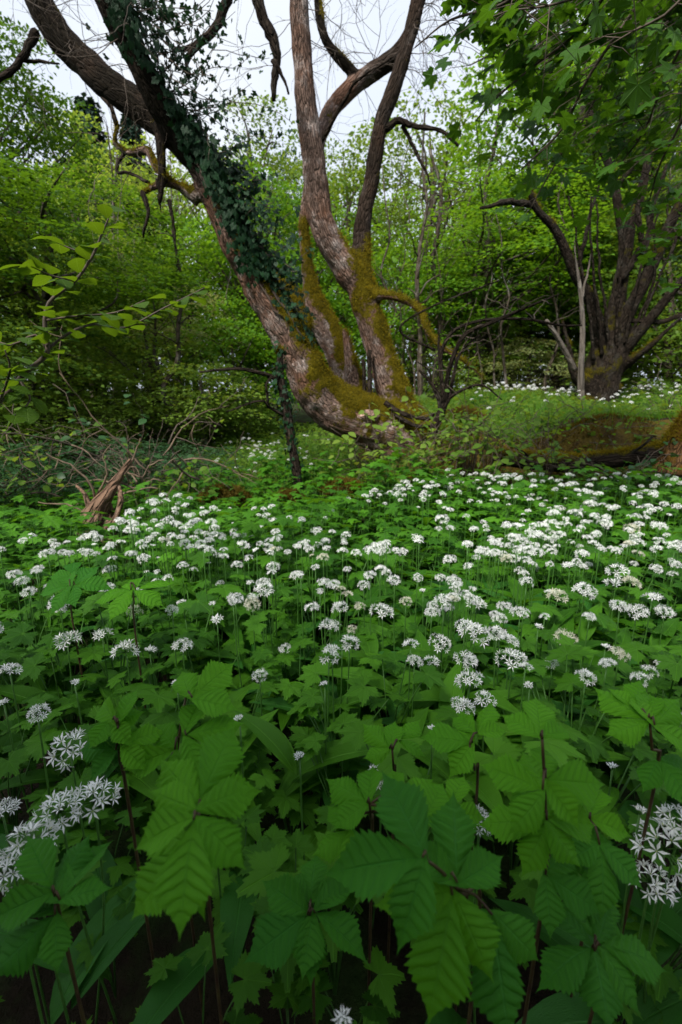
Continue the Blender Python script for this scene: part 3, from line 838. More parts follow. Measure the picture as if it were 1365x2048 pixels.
# ------------------------------------------------------------------ many-stemmed tree on the mound, small stems, logs, rocks
def woody_thing(name, label, cat, base, limbs_px, voxel, mat, moss=0.3, mossn=4000, branches=(), bmat=None, mup=0.5, step=0.06, amp=1.0, mossmat=None, group=None, mthr=0.62, thin=1.0):
    root = thing(name, label, cat, base, group)
    rv = np.array(root.location)
    limbs = []
    for q in limbs_px:
        P, Rr = pxlimb(q, step)
        limbs.append((P - rv, Rr * thin))
    def mf(C, Nn, li, big):
        return np.clip(moss + mup * Nn[:, 2] + 0.6 * big, 0, 1)
    o, C, Nn, mo = woody(name, limbs, voxel, mf, root, mat, amp)
    if mossn: moss_part(root, C, Nn, mo, mossn, 0.02, mossmat or M['moss'], thr=mthr)
    for q in branches:
        P, Rr = pxlimb(q, 0.06)
        P = P - rv + np.cumsum(rng.normal(size=P.shape) * 0.006, 0)
        part('branch', tubes_mesh('branch', [(P, Rr)], 6, 0.1), root, bmat or M['bark_dark'])
    return root

Yc = 7.4
woody_thing('coppiced_tree', 'dark many-stemmed tree fanning out from one stump on the flowery mound', 'tree', at(1195, 815, Yc),
    [[(1180, 830, Yc, 62), (1195, 790, Yc, 52), (1205, 740, Yc, 48), (1218, 700, Yc, 44), (1230, 660, Yc, 36)],
     [(1215, 720, Yc, 24), (1185, 610, 7.2, 15), (1150, 545, 7.1, 13), (1115, 465, 7.0, 12), (1072, 415, 6.9, 10), (1060, 370, 6.8, 7), (1058, 320, 6.8, 5)],
     [(1218, 700, Yc, 26), (1235, 600, Yc, 19), (1250, 520, Yc, 17), (1262, 450, Yc, 15), (1283, 390, Yc, 12), (1300, 300, Yc, 10)],
     [(1222, 700, Yc, 26), (1260, 620, 7.2, 18), (1300, 540, 7.1, 16), (1340, 450, 7.0, 15), (1375, 380, 6.9, 13)],
     [(1230, 720, Yc, 22), (1290, 650, 7.1, 14), (1340, 590, 6.9, 12), (1390, 530, 6.7, 10)],
     [(1232, 740, Yc, 20), (1285, 705, 7.0, 9), (1330, 665, 6.8, 7), (1390, 610, 6.6, 5)],
     [(1232, 640, Yc, 20), (1248, 520, 7.6, 13), (1240, 430, 7.7, 12), (1222, 340, 7.7, 11), (1190, 260, 7.7, 9), (1175, 180, 7.7, 7)],
     [(1190, 790, 7.3, 30), (1150, 745, 7.2, 13), (1140, 700, 7.2, 7), (1125, 640, 7.2, 5)],
     [(1178, 810, 7.3, 34), (1150, 815, 7.1, 16), (1120, 825, 7.0, 8)]],
    0.028, M['bark_dark'], moss=0.25, mossn=7000, thin=0.76,
    branches=[[(1068, 412, 6.9, 6), (1030, 404, 6.8, 6), (1000, 410, 6.7, 5), (968, 420, 6.6, 3)],
              [(1150, 545, 7.1, 5), (1170, 480, 7.0, 4), (1185, 420, 7.0, 3), (1210, 350, 7.0, 2)],
              [(1300, 540, 7.1, 6), (1280, 470, 7.0, 5), (1275, 400, 7.0, 4), (1290, 330, 7, 3)],
              [(1265, 640, 7.2, 5), (1330, 640, 7.0, 5), (1400, 610, 6.8, 4)],
              [(1240, 560, 7.3, 8), (1290, 480, 7.2, 6), (1300, 420, 7.2, 5), (1330, 330, 7.2, 4)]] +
             [[(1190 + k * 14, 720 - k * 8, 7.2, 3.5), (1150 + k * 30 + rng.integers(-20, 20), 560, 7.0, 2.5), (1120 + k * 44 + rng.integers(-30, 30), 400, 6.9, 1.6)] for k in range(7)])
woody_thing('birch_stem', 'pale slender birch stem beside the many-stemmed tree', 'tree', at(1160, 800, 7.0),
    [[(1162, 812, 7.0, 8), (1163, 740, 7.0, 6), (1166, 650, 7.0, 5), (1160, 570, 7.0, 4), (1152, 520, 7.0, 2.5), (1150, 480, 7.0, 1.5)]], 0.015, M['bark_pale'], moss=-0.5, mossn=0,
    branches=[[(1162, 600, 7, 2.5), (1178, 540, 7, 1.6), (1184, 500, 7, 1)]], bmat=M['bark_pale'], amp=0.3)
woody_thing('dead_stick', 'bleached dead stick leaning against the pale birch stem', 'branch', at(1148, 730, 6.9),
    [[(1150, 740, 6.9, 6), (1132, 705, 6.85, 6), (1112, 668, 6.8, 5), (1092, 638, 6.8, 4)]], 0.02, M['bark_pale'], moss=-0.5, mossn=0, amp=0.3)
woody_thing('ivy_clad_sapling', 'thin crooked sapling wrapped in ivy below the leaning limb', 'sapling', at(598, 1000, 3.6),
    [[(600, 1010, 3.6, 13), (596, 960, 3.62, 10), (588, 910, 3.65, 10), (578, 850, 3.7, 10), (570, 800, 3.72, 10), (560, 750, 3.75, 9), (562, 700, 3.78, 6)]], 0.016, M['bark_dark'], moss=0.1, mossn=1200,
    branches=[[(562, 765, 3.75, 5), (540, 750, 3.7, 4.5), (500, 738, 3.65, 4), (455, 738, 3.6, 3.2), (410, 745, 3.55, 2)], [(575, 835, 3.7, 4), (545, 815, 3.65, 3), (535, 800, 3.6, 2.5), (500, 810, 3.55, 2), (465, 825, 3.5, 1.2)], [(540, 815, 3.65, 3), (538, 770, 3.6, 2.5), (550, 755, 3.6, 2)]])
def sapling_ivy():
    P, Rr = pxlimb([(598, 990, 3.6, 12), (588, 910, 3.65, 11), (578, 850, 3.7, 11), (570, 800, 3.72, 11), (560, 740, 3.75, 10), (562, 690, 3.78, 7)], 0.02)
    base = P[0]
    r = thing('sapling_ivy', 'dark ivy leaves wrapped round the thin crooked sapling', 'ivy', base)
    n = 210; i = rng.integers(0, len(P), n); d = rng.normal(size=(n, 3)) * np.array([1, 1, 0.3]); d /= np.linalg.norm(d, axis=1, keepdims=True)
    pos = P[i] + d * (Rr[i] + np.abs(rng.normal(size=n)) * 0.022)[:, None]
    A = basis(np.array([0, -0.2, -1.0]) + rng.normal(size=(n, 3)) * 0.4, d + rng.normal(size=(n, 3)) * 0.3, rng.uniform(0.02, 0.036, n))
    b = Bag(); b.add_many(IVY, A[100:], pos[100:] - base)
    part('foliage', b.mesh('foliage'), r, M['ivy'], kind='stuff')
    for k in range(100):
        part('leaf', leaf_mesh('ivy_leaf', IVY), r, M['ivy'], Matrix([[*A[k][q], pos[k][q] - base[q]] for q in range(3)] + [[0, 0, 0, 1]]))
sapling_ivy()
woody_thing('fallen_log', 'mossy fallen log lying along the foot of the bank', 'log', at(1170, 940, 3.75),
    [[(985, 915, 3.95, 15), (1060, 922, 3.85, 17), (1140, 928, 3.75, 18), (1220, 920, 3.65, 18), (1300, 910, 3.6, 20), (1345, 905, 3.55, 20)]], 0.02, M['bark_dark'], moss=0.2, mossn=7000, mup=0.75, branches=[[(1255, 915, 3.6, 3), (1285, 890, 3.5, 2.5), (1300, 872, 3.45, 2)], [(1060, 915, 3.8, 3), (1030, 890, 3.75, 2)]])
woody_thing('mossy_stump', 'orange-brown mossy trunk leaning out of the frame above the fallen log', 'trunk', at(1350, 930, 3.5),
    [[(1345, 950, 3.5, 42), (1358, 905, 3.5, 32), (1375, 860, 3.5, 27), (1400, 820, 3.5, 25), (1440, 790, 3.5, 24), (1500, 770, 3.5, 22)]], 0.02, bark_mat('orange_bark', (0.15, 0.08, 0.035), (0.05, 0.025, 0.012), (0.18, 0.14, 0.08), 0.3, moss_a=(0.10, 0.055, 0.01), moss_b=(0.22, 0.12, 0.02)), moss=0.45, mossn=6000)
# mossy humps at the edge of the flowers
for i, (px_, py_, Y_, rx, rz_, lab) in enumerate([(450, 1000, 3.35, 46, 26, 'low mossy hump at the far edge of the flowers, under the dead brush'), (578, 1002, 3.35, 26, 20, 'small mossy hump at the foot of the ivy-clad sapling'),
                                                  (690, 985, 3.5, 42, 24, 'round brown mossy hump beneath the elbow of the leaning tree'), (930, 838, 5.1, 40, 22, 'golden mossy cushion beside the thin arching shrub')]):
    woody_thing('mossy_hump', lab, 'hump', at(px_, py_, Y_), [[(px_ - rx, py_ + 8, Y_, rz_ * 0.7), (px_ - rx * 0.3, py_ - 2, Y_, rz_), (px_ + rx * 0.4, py_, Y_ + 0.05, rz_ * 0.95), (px_ + rx, py_ + 10, Y_ + 0.05, rz_ * 0.6)]], 0.02, M['bark_dark'], moss=0.75, mossn=5000, amp=1.4, mossmat=M['moss_green'], group='mossy humps')

# thin arching shrub beside the trunk
def build_shrub_stems():
    root = thing('arching_shrub', 'bare thin shrub arching to the side from the mossy trunk base', 'shrub', at(868, 862, 4.2))
    rv = np.array(root.location)
    L = [[(866, 866, 4.2, 9), (882, 828, 4.2, 8), (895, 800, 4.2, 6), (902, 786, 4.2, 4)],
         [(884, 822, 4.2, 6), (876, 790, 4.2, 4.5), (862, 765, 4.2, 3.5), (838, 740, 4.2, 1.8)],
         [(890, 810, 4.2, 6), (895, 760, 4.15, 5), (905, 720, 4.1, 4.5), (930, 670, 4.05, 4), (985, 645, 4.0, 3.5), (1060, 612, 3.9, 3), (1120, 588, 3.8, 1.5)],
         [(890, 812, 4.2, 5), (882, 740, 4.25, 4.5), (885, 700, 4.25, 4), (910, 660, 4.2, 3.6), (970, 640, 4.2, 3.2), (1050, 638, 4.2, 3), (1120, 650, 4.2, 2.4), (1165, 650, 4.2, 1.4)],
         [(900, 790, 4.2, 4), (915, 720, 4.3, 3.2), (935, 690, 4.3, 2.8), (960, 670, 4.3, 1.6)],
         [(893, 800, 4.2, 4), (925, 780, 4.15, 3), (965, 770, 4.1, 2.2), (1005, 800, 4.1, 1.2)],
         [(880, 735, 4.25, 3), (878, 690, 4.3, 2.4), (880, 650, 4.3, 1.4)],
         [(870, 700, 4.3, 3), (800, 660, 4.2, 2.2), (860, 615, 4.1, 2), (1000, 560, 4.0, 1.2)],
         [(862, 765, 4.2, 2.5), (858, 740, 4.2, 2), (830, 720, 4.2, 1)]]
    for q in L:
        P, Rr = pxlimb(q, 0.04)
        part('stem', tubes_mesh('stem', [(P - rv, Rr)], 6, 0.08), root, M['bark_dark'])
    for _ in range(26):
        q = L[rng.integers(2, 5)]; P, Rr = pxlimb(q, 0.04); i = rng.integers(3, len(P) - 1)
        d = rng.normal(size=3); d[2] = abs(d[2]); Q = [P[i]]
        for s_ in range(6):
            d = d + rng.normal(size=3) * 0.3; d /= np.linalg.norm(d); Q.append(Q[-1] + d * 0.05)
        part('twig', tubes_mesh('twig', [(np.array(Q) - rv, np.linspace(0.005, 0.0015, 7))], 4), root, M['twig'])
build_shrub_stems()

# dead root plate and brush at the far side of the flowers
def build_root_stump():
    root = thing('uprooted_stump', 'pale dead root stump with twisted roots at the far edge of the flowers', 'stump', at(190, 1075, 2.75))
    rv = np.array(root.location)
    L = [[(160, 1085, 2.7, 20), (182, 1045, 2.7, 25), (203, 1008, 2.73, 18), (222, 978, 2.77, 11), (240, 950, 2.82, 7), (262, 918, 2.87, 3.5)],
         [(205, 1085, 2.75, 22), (212, 1040, 2.75, 18), (208, 1000, 2.8, 14)],
         [(190, 1040, 2.75, 12), (178, 1010, 2.75, 6), (168, 985, 2.75, 4), (150, 970, 2.75, 2.5)],
         [(215, 1060, 2.72, 14), (232, 1035, 2.7, 8), (242, 1000, 2.72, 5), (238, 970, 2.75, 3)]]
    limbs = []
    for q in L:
        P, Rr = pxlimb(q, 0.03); limbs.append((P - rv, Rr))
    woody('stump', limbs, 0.012, lambda C, Nn, li, big: np.clip(0.1 + 0.3 * big, 0, 1), root, M['deadwood'], 2.6, 2)
    for q in [[(240, 960, 2.85, 7), (246, 935, 2.85, 6), (252, 925, 2.85, 6), (262, 920, 2.86, 3)], [(250, 940, 2.85, 5), (285, 958, 2.85, 4), (300, 935, 2.85, 3), (322, 920, 2.85, 2)],
              [(235, 960, 2.85, 5), (275, 975, 2.85, 4), (310, 962, 2.85, 3), (330, 965, 2.85, 1.5)], [(220, 990, 2.8, 5), (255, 985, 2.78, 4), (300, 975, 2.75, 2)],
              [(190, 1000, 2.75, 5), (180, 960, 2.72, 4), (150, 935, 2.7, 3), (110, 915, 2.7, 2)], [(180, 1030, 2.72, 4), (130, 1010, 2.68, 3), (80, 1012, 2.65, 2)],
              [(200, 990, 2.78, 5), (215, 950, 2.75, 4), (200, 920, 2.75, 3), (215, 890, 2.75, 1.5)], [(255, 930, 2.88, 5), (268, 900, 2.9, 3), (275, 870, 2.9, 1.5)],
              [(195, 1060, 2.7, 5), (180, 1075, 2.65, 4), (160, 1085, 2.6, 3)], [(260, 965, 2.86, 3), (262, 935, 2.8, 2.5), (280, 925, 2.8, 2), (290, 945, 2.8, 1.5)]]:
        P, Rr = pxlimb(q, 0.03); Rr = Rr * 0.5; P = P - rv + np.cumsum(rng.normal(size=P.shape) * 0.006, 0)
        part('root', tubes_mesh('root', [(P, Rr)], 6, 0.15), root, M['twig_pale'])
build_root_stump()

def build_brush():
    base_lab = 'dead branch tangled in the brush beyond the root stump'
    for i in range(24):
        px0 = rng.uniform(-20, 430); Y = rng.uniform(3.0, 4.6)
        py0 = rng.uniform(905, 1000) - (px0 > 330) * 30
        p0 = np.array(at(px0, py0, Y)); p0[2] = max(p0[2], gh(p0[0], p0[1]) + 0.02)
        r = thing('dead_branch', base_lab, 'branch', p0, 'dead branches in the brush tangle')
        lst = []
        d = rng.normal(size=3); d[2] = abs(d[2]) * 0.6 + 0.05; d[1] *= 0.6; d /= np.linalg.norm(d)
        def grow(p, d, L_, rr, lev):
            P = [p]; n = 8
            for _ in range(n):
                d = d + rng.normal(size=3) * 0.17 - np.array([0, 0, 0.03]); d /= np.linalg.norm(d); P.append(P[-1] + d * L_ / n)
            lst.append((np.array(P), np.linspace(rr, rr * 0.3, n + 1)))
            if lev < 2:
                for _ in range(2):
                    k = rng.integers(2, n); dd = d + rng.normal(size=3) * 0.8; grow(P[k], dd / np.linalg.norm(dd), L_ * 0.55, rr * 0.6, lev + 1)
        grow(np.zeros(3), d, rng.uniform(0.35, 0.9), rng.uniform(0.004, 0.010), 0)
        part('stem', tubes_mesh('stem', lst[:1], 5, 0.1), r, M['twig_pale'] if rng.random() < 0.45 else M['twig'])
        for q in lst[1:]:
            part('twig', tubes_mesh('twig', [q], 4), r, M['twig_pale'] if rng.random() < 0.4 else M['twig'])
build_brush()

# ------------------------------------------------------------------ trees and bushes of the wood behind
def make_crown(seed, nspray, nleaf, leaf, flat=0.18, spray_r=0.17, shell=0.45, tall=1.0, droop=0.25, tpl=DIA2, hollow=0.0):
    """crown in a unit ball (scaled later): sprays of leaves + limbs leading to them"""
    g = np.random.default_rng(seed)
    b = Bag(); limbs = []
    C = []
    while len(C) < nspray:
        p = g.uniform(-1, 1, 3); r = np.linalg.norm(p)
        if r > 1 or r < shell * g.random() ** 0.5: continue
        lump = mnoise.noise((p[0] * 2.2 + seed, p[1] * 2.2, p[2] * 2.2))
        if lump < -0.12 + hollow: continue
        C.append(p)
    C = np.array(C)
    for c in C:
        n = int(nleaf * g.uniform(0.6, 1.4))
        od = c * np.array([1, 1, 0.3]); od = od / (np.linalg.norm(od) + 1e-6)
        tilt = np.array([-od[0] * -droop, -od[1] * -droop, 1.0]) + g.normal(size=3) * 0.22
        tilt /= np.linalg.norm(tilt)
        q = g.normal(size=(n, 3)) * spray_r * 0.55
        q -= tilt * (q @ tilt)[:, None] * (1 - flat)
        q[:, 2] -= (np.linalg.norm(q[:, :2], axis=1) ** 2) * 0.8
        P = c + q
        f = q + od * 0.06 + g.normal(size=(n, 3)) * 0.05
        up = tilt + g.normal(size=(n, 3)) * 0.45
        A = basis(f, up, leaf * g.uniform(0.65, 1.3, n))
        b.add_many(tpl, A, P, np.clip(g.random() * 0.6 + g.random(n) * 0.4, 0, 1))
    base = np.array([0, 0, -1.0])
    for c in C[:: max(1, nspray // 26)]:
        m1 = np.array([c[0] * 0.2, c[1] * 0.2, max(-0.8, c[2] - 0.55)]) + g.normal(size=3) * 0.05
        m2 = (m1 + c) / 2 + g.normal(size=3) * 0.07 + np.array([0, 0, 0.03])
        P, Rr = resample([m1, m2, c * 1.02], [0.016, 0.010, 0.0025], 0.09)
        limbs.append((P, Rr))
    P, Rr = resample([(0, 0, -1.9), (0.03, 0.02, -1.2), (-0.04, 0.05, -0.5), (0.05, -0.02, 0.2), (0.02, 0.03, 0.8)], [0.06, 0.05, 0.042, 0.028, 0.006], 0.1)
    limbs.append((P, Rr))
    return b.mesh('crown'), tubes_mesh('trunk', limbs, 5)
CR = {}
def crown(kind):
    if kind not in CR:
        CR[kind] = {
            'round1': lambda: make_crown(1, 230, 90, 0.040, spray_r=0.20),
            'round2': lambda: make_crown(2, 250, 84, 0.042, spray_r=0.18),
            'layer1': lambda: make_crown(3, 190, 100, 0.036, flat=0.08, spray_r=0.24, shell=0.3),
            'layer2': lambda: make_crown(4, 180, 105, 0.034, flat=0.08, spray_r=0.26, shell=0.3),
            'sparse1': lambda: make_crown(5, 150, 70, 0.036, spray_r=0.16, hollow=0.08),
            'sparse2': lambda: make_crown(6, 160, 64, 0.034, spray_r=0.17, hollow=0.05),
            'shrub1': lambda: make_crown(7, 140, 48, 0.052, spray_r=0.22, shell=0.35),
            'shrub2': lambda: make_crown(8, 130, 48, 0.056, flat=0.1, spray_r=0.26, shell=0.35),
            'near1': lambda: make_crown(9, 320, 90, 0.030, flat=0.1, spray_r=0.17, shell=0.4),
            'near2': lambda: make_crown(10, 330, 85, 0.030, flat=0.12, spray_r=0.15, shell=0.4),
        }[kind]()
    return CR[kind]
def tree(name, label, cat, px_, py_, Y, rx, rz_, kind, mat, bark='bark_far', group='trees of the wood behind', rot=None):
    """crown centred where the pixel ray meets distance Y; trunk down to the ground"""
    c = at(px_, py_, Y)
    cm, tm = crown(kind)
    g0 = gh(c.x, c.y)
    r = thing(name, label, cat, (c.x, c.y, g0), group)
    h = c.z - g0
    a = random.random() * 6.28 if rot is None else rot
    S = Matrix.Translation((0, 0, h)) @ Matrix.Rotation(a, 4, 'Z') @ Matrix.Diagonal((rx, rx, rz_, 1))
    tr = part('trunk', tm, r, M[bark], S)
    # the trunk runs to the ground: extra straight piece when the crown sits high
    low = h - 1.9 * rz_
    if low > 0.05:
        P, Rr = resample([(0, 0, -0.1), (0.05, 0, low * 0.5), (0, 0, low + 0.3)], [rx * 0.075, rx * 0.066, rx * 0.06], 0.3)
        part('trunk_base', tubes_mesh('trunk_base', [(P, Rr)], 8, 0.04), r, M[bark])
    part('crown', cm, r, M[mat], S)
    return r

TREES = [
    # left side
    ('beech_tree', 'yellow-green beech filling the upper corner beyond the leaning limb', 'tree', -70, 330, 8.0, 1.9, 2.3, 'near1', 'f_beech'),
    ('beech_tree', 'olive-green beech with layered boughs behind the hazel spray', 'tree', 90, 530, 7.0, 2.2, 1.05, 'near2', 'f_beech'),
    ('beech_tree', 'dark-shaded beech behind the hazel leaves at the frame edge', 'tree', -120, 640, 6.0, 1.9, 1.5, 'near1', 'f_mid'),
    ('wood_tree', 'tall pale spring-green tree between beech and the conifer', 'tree', 150, 490, 15, 3.4, 3.0, 'sparse1', 'f_lime'),
    ('wood_tree', 'thin yellowish tree standing behind the mossy broken branches', 'tree', 330, 520, 14, 2.8, 2.8, 'sparse2', 'f_lime'),
    ('wood_tree', 'light green tree seen between the leaning limb and the upright stem', 'tree', 500, 440, 13, 2.3, 2.5, 'sparse1', 'f_mid'),
    ('wood_tree', 'bushy green tree low between the leaning limb and the upright stem', 'tree', 520, 560, 11, 2.0, 2.2, 'round1', 'f_bright'),
    ('wood_tree', 'grey-green tree behind the fork of the two upright stems', 'tree', 690, 480, 17, 3.0, 3.1, 'sparse2', 'f_mid'),
    ('wood_tree', 'tall open tree right of the dark upright stem', 'tree', 860, 440, 17, 3.6, 3.3, 'sparse1', 'f_mid'),
    ('maple_tree', 'big bright green round-topped tree under the overhanging maple leaves', 'tree', 1165, 270, 11.5, 2.7, 2.9, 'round1', 'f_bright'),
    ('maple_tree', 'bright green layered tree behind the arching shrub', 'tree', 960, 520, 10.5, 2.5, 1.4, 'layer1', 'f_bright'),
    ('maple_tree', 'vivid low maple between arching shrub and many-stemmed tree', 'tree', 1040, 580, 12, 2.8, 1.7, 'layer2', 'f_bright'),
    ('wood_tree', 'leafy tree behind the fan of dark stems', 'tree', 1290, 470, 11, 2.4, 3.0, 'round2', 'f_mid'),
    ('wood_tree', 'shaded green tree at the frame edge above the mossy stump', 'tree', 1430, 560, 9, 2.2, 2.4, 'near2', 'f_mid'),
    ('wood_tree', 'broad green tree high behind the maple leaves', 'tree', 1320, 230, 15, 3.4, 3.6, 'sparse2', 'f_bright'),
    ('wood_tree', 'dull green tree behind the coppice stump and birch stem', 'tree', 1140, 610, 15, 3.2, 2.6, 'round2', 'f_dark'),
]
for a in TREES: tree(*a)
SHRUBS = [
    ('leafy_bush', 'lime-green bush in the hollow behind the brush tangle', 300, 745, 8.5, 1.5, 1.1, 'shrub1', 'f_lime'),
    ('leafy_bush', 'mid-green bush at the frame edge behind the hazel spray', 60, 770, 6.5, 1.3, 0.8, 'shrub2', 'f_lime'),
    ('leafy_bush', 'broad green bush between brush tangle and the lime-green bush', 180, 800, 8.0, 1.4, 0.8, 'shrub1', 'f_lime'),
    ('leafy_bush', 'pale cream-tinged bush under the thin yellowish tree', 380, 655, 9.5, 1.1, 0.8, 'sparse1', 'f_pale'),
    ('leafy_bush', 'fresh green bush left of the ivy-clad sapling', 470, 760, 9.0, 1.3, 1.2, 'shrub2', 'f_bright'),
    ('leafy_bush', 'shaded bush just behind the ivy-clad sapling', 440, 850, 8.0, 1.0, 0.5, 'shrub1', 'f_mid'),
    ('leafy_bush', 'bright bush seen below the leaning limb', 555, 680, 10.0, 1.4, 1.2, 'shrub1', 'f_bright'),
    ('leafy_bush', 'bright leafy bush behind the two upright stems', 640, 620, 11.0, 1.9, 1.8, 'shrub2', 'f_bright'),
    ('leafy_bush', 'green bush between the mossy stem and the drooping branch', 830, 640, 11.0, 1.6, 1.9, 'shrub1', 'f_bright'),
    ('leafy_bush', 'soft green bush behind the drooping mossy branch', 900, 720, 11.0, 1.8, 1.1, 'sparse2', 'f_lime'),
    ('leafy_bush', 'green bush behind the white flowers on the mound', 1010, 700, 11.5, 1.8, 1.2, 'shrub2', 'f_mid'),
    ('leafy_bush', 'brownish-green scrub at the back of the mound', 1060, 745, 10.0, 1.3, 0.7, 'sparse1', 'f_pale'),
    ('leafy_bush', 'dark bush at the frame edge behind the many-stemmed tree', 1340, 720, 9.0, 1.7, 0.9, 'shrub2', 'f_mid'),
    ('leafy_bush', 'dull bush between birch stem and drooping branch', 960, 760, 10.5, 1.3, 0.6, 'sparse2', 'f_lime'),
    ('leafy_bush', 'low shaded bush behind the dead brush at the frame edge', -20, 905, 5.5, 1.0, 0.5, 'shrub1', 'f_mid'),
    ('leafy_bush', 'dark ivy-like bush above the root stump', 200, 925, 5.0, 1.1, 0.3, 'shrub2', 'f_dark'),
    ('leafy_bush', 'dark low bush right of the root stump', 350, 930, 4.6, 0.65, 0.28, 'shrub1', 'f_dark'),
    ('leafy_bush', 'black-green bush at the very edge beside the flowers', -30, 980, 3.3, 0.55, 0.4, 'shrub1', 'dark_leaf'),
    ('leafy_bush', 'sunny lime bush in front of the thin dark double stem', 400, 800, 7.5, 1.1, 0.65, 'shrub2', 'f_lime'),
    ('leafy_bush', 'yellow-green bush above the brush tangle', 120, 850, 6.2, 0.9, 0.45, 'shrub1', 'f_lime'),
    ('leafy_bush', 'green bush behind the low shaded bush', 100, 690, 10, 1.8, 1.4, 'layer1', 'f_mid'),
    ('leafy_bush', 'green understory bush deep in the wood by the lime-green bush', 250, 620, 12, 2.0, 1.6, 'round2', 'f_mid'),
]
for n_, lab, px_, py_, Y, rx, rz_, kd, mt in SHRUBS:
    tree(n_, lab, 'bush', px_, py_, Y, rx, rz_, kd, mt, group='bushes of the understory')
for x_, y_, top_, rx_, kd_, lab_ in [(-2.4, -2.6, 4.5, 1.8, 'round1', 'thick dark tree added for shade behind the camera on the hazel side'), (0.5, -2.5, 4.0, 1.6, 'round2', 'thick dark tree added for shade right behind the camera'), (-0.9, -4.2, 6.0, 2.0, 'round1', 'taller dark tree added for shade in a second row behind the camera')]:  # unseen trees added to keep sun and sky off the foreground
    cm_, tm_ = crown(kd_)
    r_ = thing('wood_tree', lab_, 'tree', (x_, y_, gh(x_, y_)), 'unseen shade trees behind the camera')
    S_ = Matrix.Translation((0, 0, top_ * 0.55)) @ Matrix.Rotation(x_, 4, 'Z') @ Matrix.Diagonal((rx_, rx_, top_ * 0.45, 1))
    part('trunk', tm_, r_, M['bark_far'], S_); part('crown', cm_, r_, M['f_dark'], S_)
def far_wood():
    k = 0
    spots = np.linspace(-30, 30, 19)
    for i, x in enumerate(spots):
        Y = 26 + 9 * ((i * 7) % 5) / 5
        px0 = 682 + F * x / (Y * 1.02)
        top = np.interp(px0, [-300, 200, 450, 600, 720, 850, 1000, 1400], [200, 330, 330, 290, 370, 340, 260, 220]) + rng.uniform(-25, 25)
        z1 = at(px0, top, Y).z
        z0 = gh(x, Y) + 0.5
        c = (z1 + z0) / 2
        px1, py1, _ = pix((x, Y, c))
        tree('far_tree', 'hazy tree in the farthest row of the wood', 'tree', px1, py1, Y, (2.6 + rng.random() * 1.2), (z1 - z0) / 2, ['round1', 'round2', 'sparse1', 'sparse2'][i % 4], ['f_mid', 'f_lime', 'f_bright', 'f_mid', 'f_dark'][(i * 3) % 5], group='farthest row of trees')
far_wood()

# dark conifer
def conifer(px_, py_top, Y, h, label):
    top = at(px_, py_top, Y); g0 = gh(top.x, Y)
    r = thing('conifer', label, 'tree', (top.x, Y, g0), 'conifers beyond the wood')
    b = Bag(); H = top.z - g0; limbs = []
    P, Rr = resample([(0, 0, 0), (0, 0, H * 0.5), (0, 0, H)], [0.2, 0.12, 0.02], 0.5); limbs.append((P, Rr))
    for i in range(260):
        f = rng.random() ** 0.8; z = H * (0.25 + 0.75 * f); rad = (1 - f) * h * 0.24 + 0.15
        a = rng.random() * 6.28; L_ = rad * rng.uniform(0.6, 1.1); n = 40
        t = rng.random(n) ** 0.7
        P = np.stack([np.cos(a) * t * L_, np.sin(a) * t * L_, z - 0.35 * t * L_ + 0.2 * t ** 2 * L_], 1) + rng.normal(size=(n, 3)) * 0.09
        fw = np.tile([np.cos(a), np.sin(a), -0.5], (n, 1)) + rng.normal(size=(n, 3)) * 0.4
        b.add_many(DIA2, basis(fw, np.tile([0, 0, 1.0], (n, 1)) + rng.normal(size=(n, 3)) * 0.3, 0.26 * rng.uniform(0.6, 1.3, n)), P)
    part('trunk', tubes_mesh('trunk', limbs, 6), r, M['bark_far'])
    part('crown', b.mesh('crown'), r, M['conifer'])
conifer(172, 205, 20, 13, 'tall dark conifer beyond the beech at the frame edge')
conifer(262, 235, 24, 10, 'second dark conifer behind the mossy broken branches')

